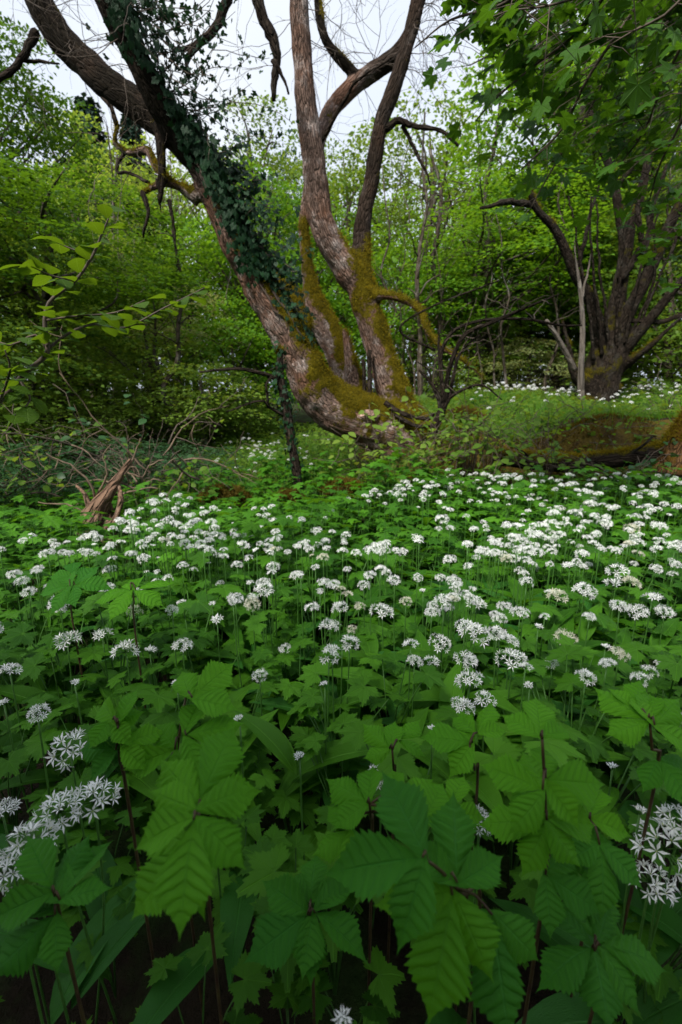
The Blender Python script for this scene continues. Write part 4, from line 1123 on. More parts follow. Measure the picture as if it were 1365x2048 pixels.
# slender bare saplings
def saplings():
    spec = [(330, 850, 430, 7.5, 7, 'thin dark double stem rising from the lime-green bush'), (345, 830, 560, 7.8, 5, 'thin leaning stem beside the dark double stem'), (300, 830, 600, 9, 4, 'slim upright stem left of the leaning stem'),
            (205, 780, 200, 12, 5, 'bare pale sapling in front of the conifers'), (255, 780, 260, 12, 4, 'second bare sapling in front of the conifers'), (420, 800, 300, 13, 5, 'bare sapling just left of the leaning limb'),
            (845, 780, 230, 9.5, 6, 'dark slim trunk behind the drooping branch'), (880, 770, 300, 10, 8, 'stout dark trunk behind the arching shrub'), (985, 760, 200, 11, 8, 'dark trunk below the round-topped bright tree'),
            (955, 770, 380, 10.5, 6, 'forked dark trunk behind the layered maple'), (800, 770, 330, 10, 3.5, 'hair-thin stem right of the mossy stem'), (1100, 780, 330, 9, 3.5, 'hair-thin stem near the birch'),
            (1020, 790, 420, 8.6, 3, 'hair-thin stem at the back of the mound'), (545, 760, 260, 12, 4, 'slim stem between leaning limb and upright stem'), (1330, 760, 260, 9, 6, 'dark stem behind the fanned stems at the frame edge'), (130, 760, 560, 9, 6, 'dark stem behind the hazel spray')]
    for k in range(9):
        spec.append((790 + k * 34 + rng.uniform(-12, 12), 775, rng.uniform(240, 480), rng.uniform(8.8, 11.5), rng.uniform(1.6, 3.0), 'hair-thin bare stem in the thicket behind the drooping mossy branch'))
        spec.append((180 + k * 38 + rng.uniform(-12, 12), 800, rng.uniform(260, 520), rng.uniform(9.0, 12.5), rng.uniform(1.6, 3.2), 'hair-thin pale bare stem in the thicket below the broken mossy branches'))
    for px_, py0, py1, Y, rp, lab in spec:
        p0 = at(px_, py0, Y); p0.z = gh(p0.x, Y) - 0.05
        p1 = np.array(at(px_ + rng.uniform(-40, 40), py1, Y)); p0 = np.array(p0)
        r = thing('sapling', lab, 'sapling', p0, 'slender stems in the wood')
        n = 7; pts = [p0 + (p1 - p0) * i / n + rng.normal(size=3) * np.array([0.1, 0.1, 0.02]) * (0 < i) for i in range(n + 1)]
        r0 = rp * Y / F
        P, Rr = resample(np.array(pts) - p0, np.linspace(r0, r0 * 0.25, n + 1), 0.15)
        part('trunk', tubes_mesh('trunk', [(P, Rr)], 6, 0.06), r, M['bark_pale'] if 'pale' in lab else M['bark_far'])
        lst = []
        for _ in range(14):
            i = rng.integers(len(P) // 4, len(P) - 1); d = rng.normal(size=3); d[2] = abs(d[2]) * 0.8 + 0.3; d /= np.linalg.norm(d); Q = [P[i]]
            for s_ in range(6):
                d = d + rng.normal(size=3) * 0.2; d /= np.linalg.norm(d); Q.append(Q[-1] + d * rng.uniform(0.08, 0.2))
            lst.append((np.array(Q), np.linspace(Rr[i] * 0.45, 0.003, 7)))
        part('branches', tubes_mesh('branches', lst, 4), r, M['bark_far'], kind='stuff')
saplings()

# ------------------------------------------------------------------ overhanging maple (trunk out of the picture beside the camera)
def stalk_leaf(parent, me, mat, p, fwd, up, s, name='leaf'):
    return part(name, me, parent, mat, mat4(fwd, up, p, s))
def build_overhang():
    base = np.array([3.0, -0.6, gh(3.0, -0.6)])
    root = thing('overhanging_maple', 'maple reaching in from above with dark hanging boughs of lobed leaves', 'tree', base)
    P, Rr = resample(np.array([(0, 0, -0.1), (-0.1, 0.1, 1.5), (-0.3, 0.3, 3.0), (-0.6, 0.5, 4.6), (-0.9, 0.6, 6.2)]), [0.22, 0.18, 0.15, 0.11, 0.04], 0.2)
    part('trunk', tubes_mesh('trunk', [(P, Rr)], 12, 0.03), root, M['bark_dark'])
    hub = np.array([-0.35, 0.35, 3.3]) + base
    B = [[(1290, -10, 2.0, 4), (1180, 150, 2.15, 3.2), (1126, 256, 2.3, 2.6), (1044, 338, 2.45, 1.5)],
         [(1215, -15, 1.9, 4), (1142, 77, 2.0, 3.2), (1085, 118, 2.05, 2.8), (993, 195, 2.2, 2), (952, 241, 2.3, 1.2)],
         [(1120, -60, 1.9, 4), (1000, 10, 2.0, 3), (900, 40, 2.1, 2.2), (830, 95, 2.2, 1.2)],
         [(1380, 60, 1.9, 4), (1330, 160, 2.0, 3), (1290, 260, 2.1, 2.3), (1240, 330, 2.2, 1.2)],
         [(1400, 150, 1.8, 4), (1360, 250, 1.9, 3), (1320, 330, 2.0, 2.2), (1300, 400, 2.1, 1.2)],
         [(1330, -40, 2.4, 4), (1250, 60, 2.5, 3), (1190, 200, 2.7, 2.4), (1110, 330, 2.9, 2), (1060, 420, 3.0, 1.2)],
         [(1240, -40, 2.6, 4), (1120, 40, 2.7, 3), (1020, 90, 2.8, 2.2), (940, 130, 2.9, 1.2)],
         [(1380, -20, 1.7, 4), (1330, 30, 1.75, 3), (1270, 60, 1.8, 2), (1220, 90, 1.85, 1.2)],
         [(1300, -60, 1.5, 4), (1200, -20, 1.6, 3), (1100, 10, 1.65, 2), (1020, 20, 1.7, 1.2)]]
    me = leaf_mesh('maple_leaf', SYC)
    spots = []
    for q in B:
        P, Rr = pxlimb(q, 0.04)
        P0, R0 = resample([hub, (hub + P[0]) / 2 + np.array([0, 0, 0.25]), P[0]], [0.05, 0.03, Rr[0]], 0.1)
        Pf, Rf = np.vstack([P0[:-1], P]), np.concatenate([R0[:-1], Rr])
        bo = part('bough', tubes_mesh('bough', [(Pf - base, Rf)], 6, 0.05), root, M['twig'])
        for i in range(1, len(P), 1):
            for _ in range(2 if rng.random() < 0.6 else 1):
                d = rng.normal(size=3) * np.array([1, 0.7, 0.5]); d /= np.linalg.norm(d)
                spots.append((P[i] + d * rng.uniform(0.04, 0.26), P[i], bo))
    spots = [spots[i] for i in rng.permutation(len(spots))]
    nleaf = 0
    tw = []
    for p, s0, bo in spots:
        if nleaf >= 290: break
        pp = pix(p)
        if pp[0] < 760 or (pp[0] < 900 and rng.random() < 0.55): continue
        fwd = (p - s0) + np.array([-0.1, 0, -0.12]) + rng.normal(size=3) * 0.05
        up = np.array([0.1, -0.25, 1.0]) + rng.normal(size=3) * 0.35
        s = rng.uniform(0.045, 0.075)
        if nleaf < 290: stalk_leaf(root, me, M['syc'], p - base, fwd, up, s)
        tw.append((np.array([s0, (s0 + p) / 2 + np.array([0, 0, 0.012]), p]) - base, np.array([0.002, 0.0013, 0.0008])))
        nleaf += 1
    b = Bag(); n = 2100
    q = rng.random((n, 2))
    PX = 900 + 520 * (1 - q[:, 0] ** 1.6); PY = -70 + 560 * q[:, 1] ** 1.7 * np.clip((PX - 860) / 400, 0.15, 1.2)
    for k in range(n):
        p = np.array(at(PX[k], PY[k], rng.uniform(1.9, 3.2)))
        if mnoise.noise((p[0] * 3, p[1] * 3, p[2] * 3)) < -0.05: continue
        b.add(SYC, np.array(mat4(rng.normal(size=3) * np.array([1, 1, 0.4]) - np.array([0.3, 0, 0.2]), np.array([0.1, -0.2, 1]) + rng.normal(size=3) * 0.35, p - base, rng.uniform(0.035, 0.065))))
        tw.append((np.array([p + np.array([0.1, 0, 0.08]), p + np.array([0.04, 0, 0.045]), p]) - base, np.array([0.0015, 0.0012, 0.0008])))
    part('leaves', b.mesh('leaves'), root, M['syc'], kind='stuff')
    part('leaf_stalks', tubes_mesh('leaf_stalks', tw, 3), root, M['twig'], kind='stuff')
    # unseen leaf mass and limbs added behind the camera to shade the nearest plants
    b = Bag(); n = 11000
    c = np.array([-1.0, -3.15, 4.1])
    P = rng.normal(size=(n, 3)) * np.array([1.9, 0.5, 0.4]) + c
    lump = np.array([mnoise.noise((p[0] * 1.1, p[1] * 1.1, p[2] * 1.3)) for p in P])
    ok = (lump > -0.1) & (P[:, 2] > 1.5 + 0.95 * np.maximum(P[:, 1], -0.5) + 0.9)
    P = P[ok]; n = len(P)
    A = basis(rng.normal(size=(n, 3)) * np.array([1, 1, 0.4]), np.array([0, 0, 1.0]) + rng.normal(size=(n, 3)) * 0.3, rng.uniform(0.05, 0.085, n))
    b.add_many(SYC, A, P - base)
    part('crown', b.mesh('crown'), root, M['syc'], kind='stuff')
    lst = []
    for _ in range(34):
        t = P[rng.integers(n)]
        q, rr = resample([hub + np.array([0, 0, rng.uniform(0, 1.5)]), (hub + t) / 2 + np.array([0, 0, 0.4]), t], [0.04, 0.025, 0.006], 0.15)
        lst.append((q - base, rr))
    part('limbs', tubes_mesh('limbs', lst, 6), root, M['bark_dark'], kind='stuff')
build_overhang()

# ------------------------------------------------------------------ hazel spray reaching in from the side
def build_hazel():
    base = np.array(at(-160, 900, 1.25)); base[2] = gh(base[0], base[1])
    root = thing('hazel', 'young hazel with dark crooked twig and broad yellow-green leaves in the near corner', 'shrub', base)
    Y = 1.25
    main = [(-60, 850, Y, 6), (0, 800, Y, 5.5), (52, 745, Y, 5), (95, 705, Y, 4.5), (90, 655, Y, 4), (98, 605, Y, 3.5), (150, 562, Y, 3), (186, 510, Y, 2.6), (203, 470, Y, 2), (222, 425, Y, 1.2)]
    side = [[(95, 700, Y, 3), (70, 670, Y, 2.6), (20, 690, 1.2, 2.2), (-40, 665, 1.2, 1.5)], [(92, 700, Y, 3), (140, 665, 1.3, 2.6), (190, 648, 1.35, 2.2), (250, 655, 1.4, 2), (330, 615, 1.45, 1.6), (410, 575, 1.5, 1)],
            [(95, 640, Y, 2.4), (150, 632, 1.2, 2), (230, 625, 1.2, 1.5), (290, 600, 1.2, 1)], [(186, 510, Y, 2), (150, 500, Y, 1.6), (100, 478, Y, 1)], [(150, 562, Y, 2), (100, 550, 1.15, 1.5), (60, 530, 1.1, 1)],
            [(40, 760, Y, 3), (60, 800, 1.2, 2), (30, 830, 1.15, 1.2)], [(0, 800, Y, 3), (20, 740, 1.1, 2), (10, 700, 1.05, 1.3)]]
    P0, R0 = pxlimb(main, 0.02)
    Pg, Rg = resample([base, (base + P0[0]) / 2 + np.array([-0.1, 0, 0]), P0[0]], [0.014, 0.011, R0[0]], 0.05)
    part('stem', tubes_mesh('stem', [(np.vstack([Pg[:-1], P0]) - base, np.concatenate([Rg[:-1], R0]))], 7, 0.06), root, M['twig'])
    me = leaf_mesh('hazel_leaf', HAZ)
    def leaves(P, step, n0=0):
        i = n0
        sgn = 1
        while i < len(P):
            t = P[min(i + 1, len(P) - 1)] - P[max(i - 1, 0)]; t /= np.linalg.norm(t) + 1e-9
            sd_ = np.cross(t, [0, 0, 1.0]); sd_ /= np.linalg.norm(sd_) + 1e-9
            fwd = t * 0.6 + sd_ * sgn * rng.uniform(0.5, 1.1) + np.array([0, 0, -0.12]) + rng.normal(size=3) * 0.25
            up = np.array([0, 0.0, 1.0]) + rng.normal(size=3) * 0.24
            s = rng.uniform(0.04, 0.062)
            stalk_leaf(root, me, M['hazel'], P[i] - base + fwd * 0.006, fwd, up, s)
            sgn = -sgn; i += step
    leaves(P0[10:], 1)
    for q in side:
        P, Rr = pxlimb(q, 0.02)
        part('twig', tubes_mesh('twig', [(P - base, Rr)], 5, 0.05), root, M['twig'])
        leaves(P, 1, 2)
build_hazel()

# ------------------------------------------------------------------ flowering wild garlic
def floret_tpl():
    V, T = [], []
    for k in range(6):
        a = k * math.pi / 3 + 0.1
        c, s = math.cos(a), math.sin(a)
        def pt(r, wdt, z): return (r * c - wdt * s, r * s + wdt * c, z)
        o = len(V)
        V += [pt(0.06, 0, 0.02), pt(0.45, -0.13, 0.42), pt(0.47, 0, 0.36), pt(0.45, 0.13, 0.42), pt(1.0, 0, 0.55)]
        T += [(o, o + 1, o + 2), (o, o + 2, o + 3), (o + 1, o + 4, o + 2), (o + 2, o + 4, o + 3)]
    return Tpl(V, T)
FLORET = floret_tpl()
def floret_bud():
    V, T = [], []
    for k in range(5):
        a = k * 2 * math.pi / 5
        V += [(0.22 * math.cos(a), 0.22 * math.sin(a), 0.35)]
    V += [(0, 0, -0.1), (0, 0, 1.0)]
    for k in range(5): T += [(k, (k + 1) % 5, 6), ((k + 1) % 5, k, 5)]
    return Tpl(V, T)
BUDT = floret_bud()
def head_layout(seed, n, spread, ped, size):
    g = np.random.default_rng(seed); out_ = []
    for i in range(n):
        f = (i + 0.5) / n
        th = math.acos(1 - f * (1 - math.cos(R(spread)))) + g.normal() * 0.08; ph = i * 2.39996 + g.normal() * 0.25
        d = np.array([math.sin(th) * math.cos(ph), math.sin(th) * math.sin(ph), math.cos(th)])
        p = d * ped * g.uniform(0.75, 1.15) * np.array([1.1, 1.1, 0.72])
        ax = d + g.normal(size=3) * 0.22
        out_.append((p, ax / np.linalg.norm(ax), size * g.uniform(0.82, 1.15), g.random() * 6.28))
    return out_
def floret_mat4(p, ax, s, rot):
    q = Vector((0, 0, 1)).rotation_difference(Vector(ax)).to_matrix().to_4x4()
    return Matrix.Translation(p) @ q @ Matrix.Rotation(rot, 4, 'Z') @ Matrix.Scale(s, 4)
HEADS = []
for i, (n, sp_, ped, sz, form) in enumerate([(24, 88, 0.0185, 0.0088, 'full'), (20, 80, 0.0185, 0.0092, 'full'), (15, 92, 0.018, 0.0098, 'loose'), (27, 96, 0.018, 0.0082, 'full'), (10, 70, 0.016, 0.0100, 'loose'), (7, 35, 0.013, 0.0095, 'half-open')]):
    lay = head_layout(100 + i, n, sp_, ped, sz)
    b = Bag(); e = Bag(); tub = []
    for p, ax, s, r in lay:
        b.add(BUDT if (form == 'half-open' and random.random() < 0.6) else FLORET, floret_mat4(p, ax, s, r), 0)
        tub.append((np.array([[0, 0, 0], p * 0.6, p]), np.array([0.0007, 0.0006, 0.0006])))
        e.add(BUDT, floret_mat4(p, ax, s * 0.28, r), 0)
    HEADS.append(dict(lay=lay, form=form, petals=b.mesh('flower_head'), eye=e.mesh('floret_eyes'), ped=tubes_mesh('pedicels', tub, 3)))
FLM = FLORET.mesh('floret')
STEMS = []
for i in range(4):
    dx, dy = rng.normal() * 0.03, rng.normal() * 0.03
    P, Rr = resample([(-dx, -dy, 0), (-dx * 0.2, -dy * 0.2, 0.55), (0, 0, 1.0)], [0.0021, 0.0019, 0.0015], 0.1)
    STEMS.append((P, Rr))
STEM_ME = [tubes_mesh('stem', [s], 5) for s in STEMS]
GL_ME = GARLIC.mesh('garlic_leaf')

NEAR = [(120,1208,45),(135,1285,58),(205,1275,55),(252,1305,62),(300,1308,52),(365,1292,40),(435,1243,48),(530,1180,44),(505,1210,36),(660,1253,44),(625,1217,34),(765,1228,58),(728,1172,30),(718,1215,34),
 (880,1290,50),(950,1272,68),(930,1322,52),(940,1365,58),(1025,1325,68),(1020,1285,40),(925,1415,52),(970,1402,48),(953,1210,44),(1115,1195,44),(1170,1183,48),(1235,1145,50),(1228,1172,46),(1262,1168,40),(1130,1277,48),(1105,1328,34),
 (1172,1357,42),(1240,1310,40),(1280,1360,38),(1275,1225,44),(1305,1200,48),(1330,1225,38),(140,1500,84),(190,1605,95),(120,1625,90),(60,1690,110),(20,1745,95),(5,1625,60),(1330,1700,125),(1300,1765,90),(1362,1650,80),(765,1550,58),(960,1645,64),
 (570,1298,25),(520,1353,34),(355,1370,38),(75,1430,46),(20,1345,46),(1280,1630,-36),(1225,1540,-38),(865,1465,-30),(345,1222,30),(270,1225,34),(220,1140,28),(650,1375,-20),(1060,1375,-22),(1140,1137,44),(900,1120,30),(960,1100,28),
 (1165,1110,30),(1075,1075,38),(1265,1060,40),(885,1040,44),(835,1080,34),(1030,1055,30),(545,1135,30),(475,1132,26),(595,1150,24),(640,1185,26),(670,1170,28),(215,1180,34),(60,1185,34),(30,1150,28),(225,1120,26),(150,1370,-24),(8,1410,-30),
 (480,1445,-16),(685,1290,-24),(1300,1345,36),(1215,1330,36),(1090,1235,24),(855,1230,-20),(1000,1240,34),(1010,1215,30),(1325,1330,30),(1180,1235,24),(1240,1215,36),(1350,1100,34),(1320,1055,40),(1355,1140,-30),(1100,1050,36),(1150,1030,38),(1180,1010,36),(1120,1020,34),(1210,1050,36),
 (690,2040,60),(430,1660,-22),(600,1520,-18),(1365,1440,34)]
def zone(px_, py_):
    side = 'beside the root stump' if px_ < 300 else ('below the ivy-clad sapling' if px_ < 640 else ('below the mossy trunk base' if px_ < 960 else 'below the fallen log'))
    if py_ > 1480:
        return 'in the nearest row, ' + ('by the hazel corner' if px_ < 400 else ('between raspberry leaves' if px_ < 1150 else 'by the right frame edge'))
    if py_ > 1330: return 'just behind the raspberry leaves, ' + ('left' if px_ < 460 else ('middle' if px_ < 880 else 'right'))
    if py_ > 1220: return 'in the near carpet, ' + side
    if py_ > 1110: return 'mid carpet, ' + side
    if py_ > 1030: return 'in the far carpet, ' + side
    return 'at the carpet edge, ' + side
def plant_garlic():
    items = []
    for q in NEAR:
        px_, py_, S = q
        z = 0.40 + rng.normal() * 0.03
        p, t = at_z(px_, py_, z)
        if t > 3.6: p = at(px_, py_, 3.3); t = depth_t(px_, py_, 3.3)
        sc_ = abs(S) * t / F / 0.052
        items.append((p, float(np.clip(sc_, 0.72, 1.5)), 5 if S < 0 else None))
    # clumped fill of the carpet
    k = 0
    while k < 640:
        u = rng.random()
        px_ = rng.uniform(-60, 1425)
        py_ = 940 + 400 * rng.random() ** 3.2
        lim = np.interp(px_, [-60, 60, 150, 330, 420, 640, 720, 900, 1010, 1365], [1085, 1060, 1085, 985, 1005, 1020, 985, 940, 950, 945])
        if py_ < lim: continue
        dz = 0.425 + rng.normal() * 0.04; z = dz
        for _ in range(3):
            p, t = at_z(px_, py_, z)
            if 0 < p.y < 6: z = dz + gh(p.x, p.y)
        if not 0.2 < p.y < 3.85: continue
        cl = mnoise.noise((p.x * 1.6, p.y * 1.6, 3.1)) + 0.5 * mnoise.noise((p.x * 4.5, p.y * 4.5, 1.1))
        keep = 0.45 + cl * 1.1
        if py_ > 1110: keep *= 0.22 if px_ < 860 else 0.6
        if py_ > 1230: keep *= 0.35
        if px_ > 860: keep *= 0.72
        if rng.random() > keep: continue
        items.append((p, rng.uniform(0.55, 0.98), None)); k += 1
    # the flowers on the mound and on the slope under the leaning limb
    for _ in range(150):
        px_ = rng.uniform(930, 1340); Y = rng.uniform(4.6, 7.6) if rng.random() < 0.25 else rng.uniform(6.3, 8.3)
        x = (px_ - 682.5) / F * Y
        items.append((Vector((x, Y, gh(x, Y) + rng.uniform(0.16, 0.26))), rng.uniform(0.9, 1.3), None))
    for _ in range(70):
        px_ = rng.normal() * 50 + 540; Y = rng.uniform(5.0, 7.6)
        x = (px_ - 682.5) / F * Y
        items.append((Vector((x, Y, gh(x, Y) + rng.uniform(0.1, 0.2))), rng.uniform(0.8, 1.1), None))
    items = [i for i in items if in_frame(i[0], 120)]
    items.sort(key=lambda i: -(i[1] / max(pix(i[0])[2], 0.05)) * (1 if in_frame(i[0], 10) else 0.2))
    bp, be, bs_, bl = Bag(), Bag(), [], Bag()
    for k, (p, s, hd) in enumerate(items):
        g0 = gh(p.x, p.y)
        h = max(0.08, p.z - g0)
        ih = hd if hd is not None else int(rng.choice([0, 1, 2, 3, 4, 5], p=[0.22, 0.20, 0.2, 0.15, 0.14, 0.09]))
        H = HEADS[ih]
        rz_ = rng.random() * 6.28
        tilt = Matrix.Rotation(rng.normal() * 0.16, 4, 'X') @ Matrix.Rotation(rng.normal() * 0.16, 4, 'Y') @ Matrix.Rotation(rz_, 4, 'Z')
        HM = Matrix.Translation((0, 0, h)) @ tilt @ Matrix.Scale(s, 4)
        si = k % 4
        SM = Matrix.Rotation(rz_, 4, 'Z') @ Matrix.Diagonal((1, 1, h, 1))
        lv = []
        a0 = rng.random() * 6.28
        right = p.x > 0.25 * p.y
        for j in range(2 if right else 1):
            a = a0 + j * 2.4 + rng.normal() * 0.4
            f = (math.cos(a), math.sin(a), rng.uniform(0.9, 1.5))
            lv.append(mat4(f, (-math.cos(a), -math.sin(a), 0.9), (math.cos(a) * 0.01, math.sin(a) * 0.01, rng.uniform(0.1, 0.17) if h > 0.3 else 0.02), rng.uniform(0.15, 0.21) * min(1, h / 0.36)))
        if k < 300:
            px_, py_, f_ = pix(p)
            lab = {'full': 'wild garlic with full white dome ', 'loose': 'wild garlic with loose white head ', 'half-open': 'wild garlic with half-open bud '}[H['form']] + zone(px_, py_)
            r = thing('wild_garlic', lab, 'wild garlic', (p.x, p.y, g0), 'wild garlic flowers: ' + H['form'] + ' ' + zone(px_, py_))
            part('stem', STEM_ME[si], r, M['stem'], SM)
            if k < 26 and H['form'] != 'half-open':
                hp = part('flower_head', H['ped'], r, M['stem'], HM)
                for q, ax, sz, ro in H['lay']:
                    part('floret', FLM, hp, M['petal'], floret_mat4(q, ax, sz, ro))
                part('floret_centres', H['eye'], hp, M['floret_eye'])
            else:
                hp = part('flower_head', H['petals'], r, M['petal_faded'] if rng.random() < 0.1 else M['petal'], HM)
                part('pedicels', H['ped'], hp, M['stem'])
            for m_ in lv: part('leaf', GL_ME, r, M['garlic_leaf'], m_)
        else:
            b0 = Matrix.Translation((p.x, p.y, g0))
            bp.V.append(None); bp.V.pop()
            me_t = H.setdefault('tpl', None)
            if me_t is None:
                tmp = Bag()
                for q, ax, sz, ro in H['lay']: tmp.add(FLORET, floret_mat4(q, ax, sz, ro), 0)
                H['tpl'] = me_t = Tpl(np.concatenate(tmp.V), np.concatenate(tmp.T))
            bp.add(me_t, b0 @ HM)
            P, Rr = STEMS[si]
            Q = np.array([(b0 @ SM) @ Vector(q) for q in P]); bs_.append((Q, Rr))
            for m_ in lv: bl.add(GARLIC, b0 @ m_)
    r = thing('wild_garlic_patch', 'more distant small white garlic flowers scattered over mound and far carpet', 'wild garlic', (0, 5, 0))
    r['kind'] = 'stuff'
    off = Matrix.Translation((0, -5, 0))
    part('flower_heads', bp.mesh('flower_heads'), r, M['petal'], off, 'stuff')
    part('stems', tubes_mesh('stems', bs_, 3), r, M['stem'], off, 'stuff')
    part('leaves', bl.mesh('leaves'), r, M['garlic_leaf'], off, 'stuff')
plant_garlic()

# ------------------------------------------------------------------ buttercup-like leafy herbs carpeting the ground
def herb_layout(seed, n, hh, spread, ls):
    g = np.random.default_rng(seed); out_ = []
    for i in range(n):
        a = i * 2.4 + g.normal() * 0.5; rad = spread * g.uniform(0.25, 1.0)
        z = hh * g.uniform(0.62, 1.05)
        p = np.array([math.cos(a) * rad, math.sin(a) * rad, z])
        fwd = np.array([math.cos(a), math.sin(a), g.uniform(-0.35, 0.1)])
        up = np.array([math.cos(a) * 0.25, math.sin(a) * 0.25, 1.0]) + g.normal(size=3) * 0.22
        out_.append((p, fwd, up, ls * g.uniform(0.75, 1.25), int(g.integers(3))))
    return out_
HPL = [herb_layout(200 + i, n, h, s, l) for i, (n, h, s, l) in enumerate([(8, 0.30, 0.10, 0.048), (7, 0.27, 0.09, 0.052), (9, 0.33, 0.11, 0.042), (8, 0.24, 0.095, 0.054), (8, 0.36, 0.09, 0.044)])]
HTUB = []
for lay in HPL:
    lst = []
    for p, f, u, s, k in lay:
        lst.append(resample([(0, 0, 0), (p[0] * 0.3, p[1] * 0.3, p[2] * 0.6), p], [0.0022, 0.0018, 0.0012], 0.09))
    HTUB.append(lst)
HSTEM = [tubes_mesh('stems', t, 3) for t in HTUB]
HERB_ME = [h.mesh('herb_leaf') for h in HERB]
def plant_herbs():
    spots = []
    y = 0.12
    pitch_ = 0.108
    while y < 4.2:
        wdt = 0.85 * y + 0.55
        for x in np.arange(-wdt, wdt, pitch_):
            X, Y = x + rng.normal() * 0.035, y + rng.normal() * 0.035
            if Y > 3.7 + 0.3 * (X < 0): continue
            d = mnoise.noise((X * 1.2 + 5, Y * 1.2, 0))
            spots.append((X, Y, 1.04 + 0.36 * d + rng.normal() * 0.12))
        y += pitch_
    spots = [s for s in spots if in_frame((s[0], s[1], 0.3), 160) and (s[1] > 0.8 or rng.random() < 0.35 + 0.65 * s[1] / 0.8) and not (math.hypot(s[0] + 1.5, s[1] - 2.72) < 0.22 or (s[1] < 2.7 and s[1] > 2.35 and abs(s[0] / s[1] + 0.54) < 0.07))]
    def vis(s):
        px_, py_, f = pix((s[0], s[1], 0.27)); return f + (0 if (0 < px_ < 1365 and py_ < 2020) else 50)
    spots.sort(key=vis)
    b = Bag(); st = []
    per = [[[], []] for _ in range(3)]
    for k, (x, y_, s) in enumerate(spots):
        g0 = gh(x, y_); rz_ = rng.random() * 6.28; i = k % 5
        if y_ < 0.75: s *= 0.45 + 0.55 * max(0, y_ - 0.3) / 0.45
        if k < 210:
            px_, py_, f = pix((x, y_, 0.3))
            zn = ('in the dark gap below the raspberry leaves' if py_ > 1600 else ('between raspberry shoots and flower carpet' if py_ > 1380 else ('among the nearer white flowers' if py_ > 1240 else 'amid mid-field white flowers'))) + (', far left' if px_ < 270 else (', left of centre' if px_ < 545 else (', at centre' if px_ < 820 else (', right of centre' if px_ < 1095 else ', far right'))))
            r = thing('buttercup_plant', 'buttercup plant with cut leaves ' + zn, 'plant', (x, y_, g0), 'buttercup plants ' + zn, rz_, s)
            part('stems', HSTEM[i], r, M['stem'])
            for p, f_, u, ls, kind in HPL[i]:
                part('leaf', HERB_ME[kind], r, M['herb'], mat4(f_, u, p, ls))
        else:
            Mr = np.array(Matrix.Translation((x, y_, g0)) @ Matrix.Rotation(rz_, 4, 'Z') @ Matrix.Scale(s, 4))
            for p, f_, u, ls, kind in HPL[i]:
                b.add(HERB[kind], Mr @ np.array(mat4(f_, u, p, ls)))
            for P, Rr in HTUB[i]:
                st.append((P @ Mr[:3, :3].T + Mr[:3, 3], Rr))
    for _ in range(1500):
        Y = rng.uniform(0.7, 3.7); X = rng.uniform(-0.8, 0.8) * Y
        if X < 0.12 * Y and rng.random() < 0.65: continue
        a = rng.random() * 6.28
        f_ = (math.cos(a), math.sin(a), rng.uniform(0.5, 1.6))
        b.add(GARLIC, np.array(mat4(f_, (-math.cos(a), -math.sin(a), 0.9), (X, Y, gh(X, Y) + rng.uniform(0.13, 0.24)), rng.uniform(0.13, 0.21))))
    r = thing('leafy_carpet', 'continuous green carpet of cut buttercup leaves beneath the farther flowers', 'ground cover', (0, 2, 0)); r['kind'] = 'stuff'
    off = Matrix.Translation((0, -2, 0))
    part('leaves', b.mesh('leaves'), r, M['herb'], off, 'stuff')
    part('stems', tubes_mesh('stems', st, 3), r, M['stem'], off, 'stuff')
plant_herbs()

# ------------------------------------------------------------------ raspberry shoots in front
RL = [leaflet(W=w_, rows=36, droop=d_, fold=f_, corr=c_, teeth=t_, tip=1.75, wpos=p_, curl=u_, slant=0.85).mesh('leaflet') for w_, d_, f_, c_, t_, p_, u_ in
      [(0.60, 0.25, 0.25, 0.012, 0.12, 0.40, 0.2), (0.66, 0.12, 0.40, 0.010, 0.11, 0.36, 0.3), (0.58, 0.40, 0.20, 0.013, 0.13, 0.42, 0.5), (0.55, 0.30, 0.45, 0.011, 0.12, 0.38, 0.1), (0.63, 0.05, 0.15, 0.012, 0.12, 0.40, 0.6)]]
def rasp_leaf(shoot, base, tip, p, heading, up, size, n=3, mat='rasp', open_=62):
    """compound leaf: end leaflet along heading, pairs of side leaflets"""
    up = np.array(up, float); h = np.array(heading, float); h -= up * h.dot(up) / up.dot(up); h /= np.linalg.norm(h)
    sd_ = np.cross(h, up); sd_ /= np.linalg.norm(sd_)
    Lf = bpy.data.objects.new('leaf', None); link(Lf, shoot)
    stalk = [np.array(tip) , (np.array(tip) + np.array(p)) / 2 + np.array([0, 0, 0.008]), np.array(p)]
    P, Rr = resample(stalk, [0.0016, 0.0014, 0.0012], 0.01)
    part('petiole', tubes_mesh('petiole', [(P - base, Rr)], 5), Lf, M['red_stem'])
    p = np.array(p)
    def put(d, at_, s, k):
        part('leaflet', RL[k], Lf, M[mat], mat4(d, up + rng.normal(size=3) * 0.2, at_ - base, s))
    put(h, p + h * size * 0.06, size, int(rng.integers(5)))
    for sg in (-1, 1):
        a = R(open_) + rng.normal() * 0.1
        put(h * math.cos(a) + sd_ * sg * math.sin(a), p - h * size * 0.03, size * rng.uniform(0.76, 0.95), int(rng.integers(5)))
        if n == 5:
            a = R(open_ + 48)
            put(h * math.cos(a) + sd_ * sg * math.sin(a), p - h * size * 0.1, size * 0.7, int(rng.integers(5)))
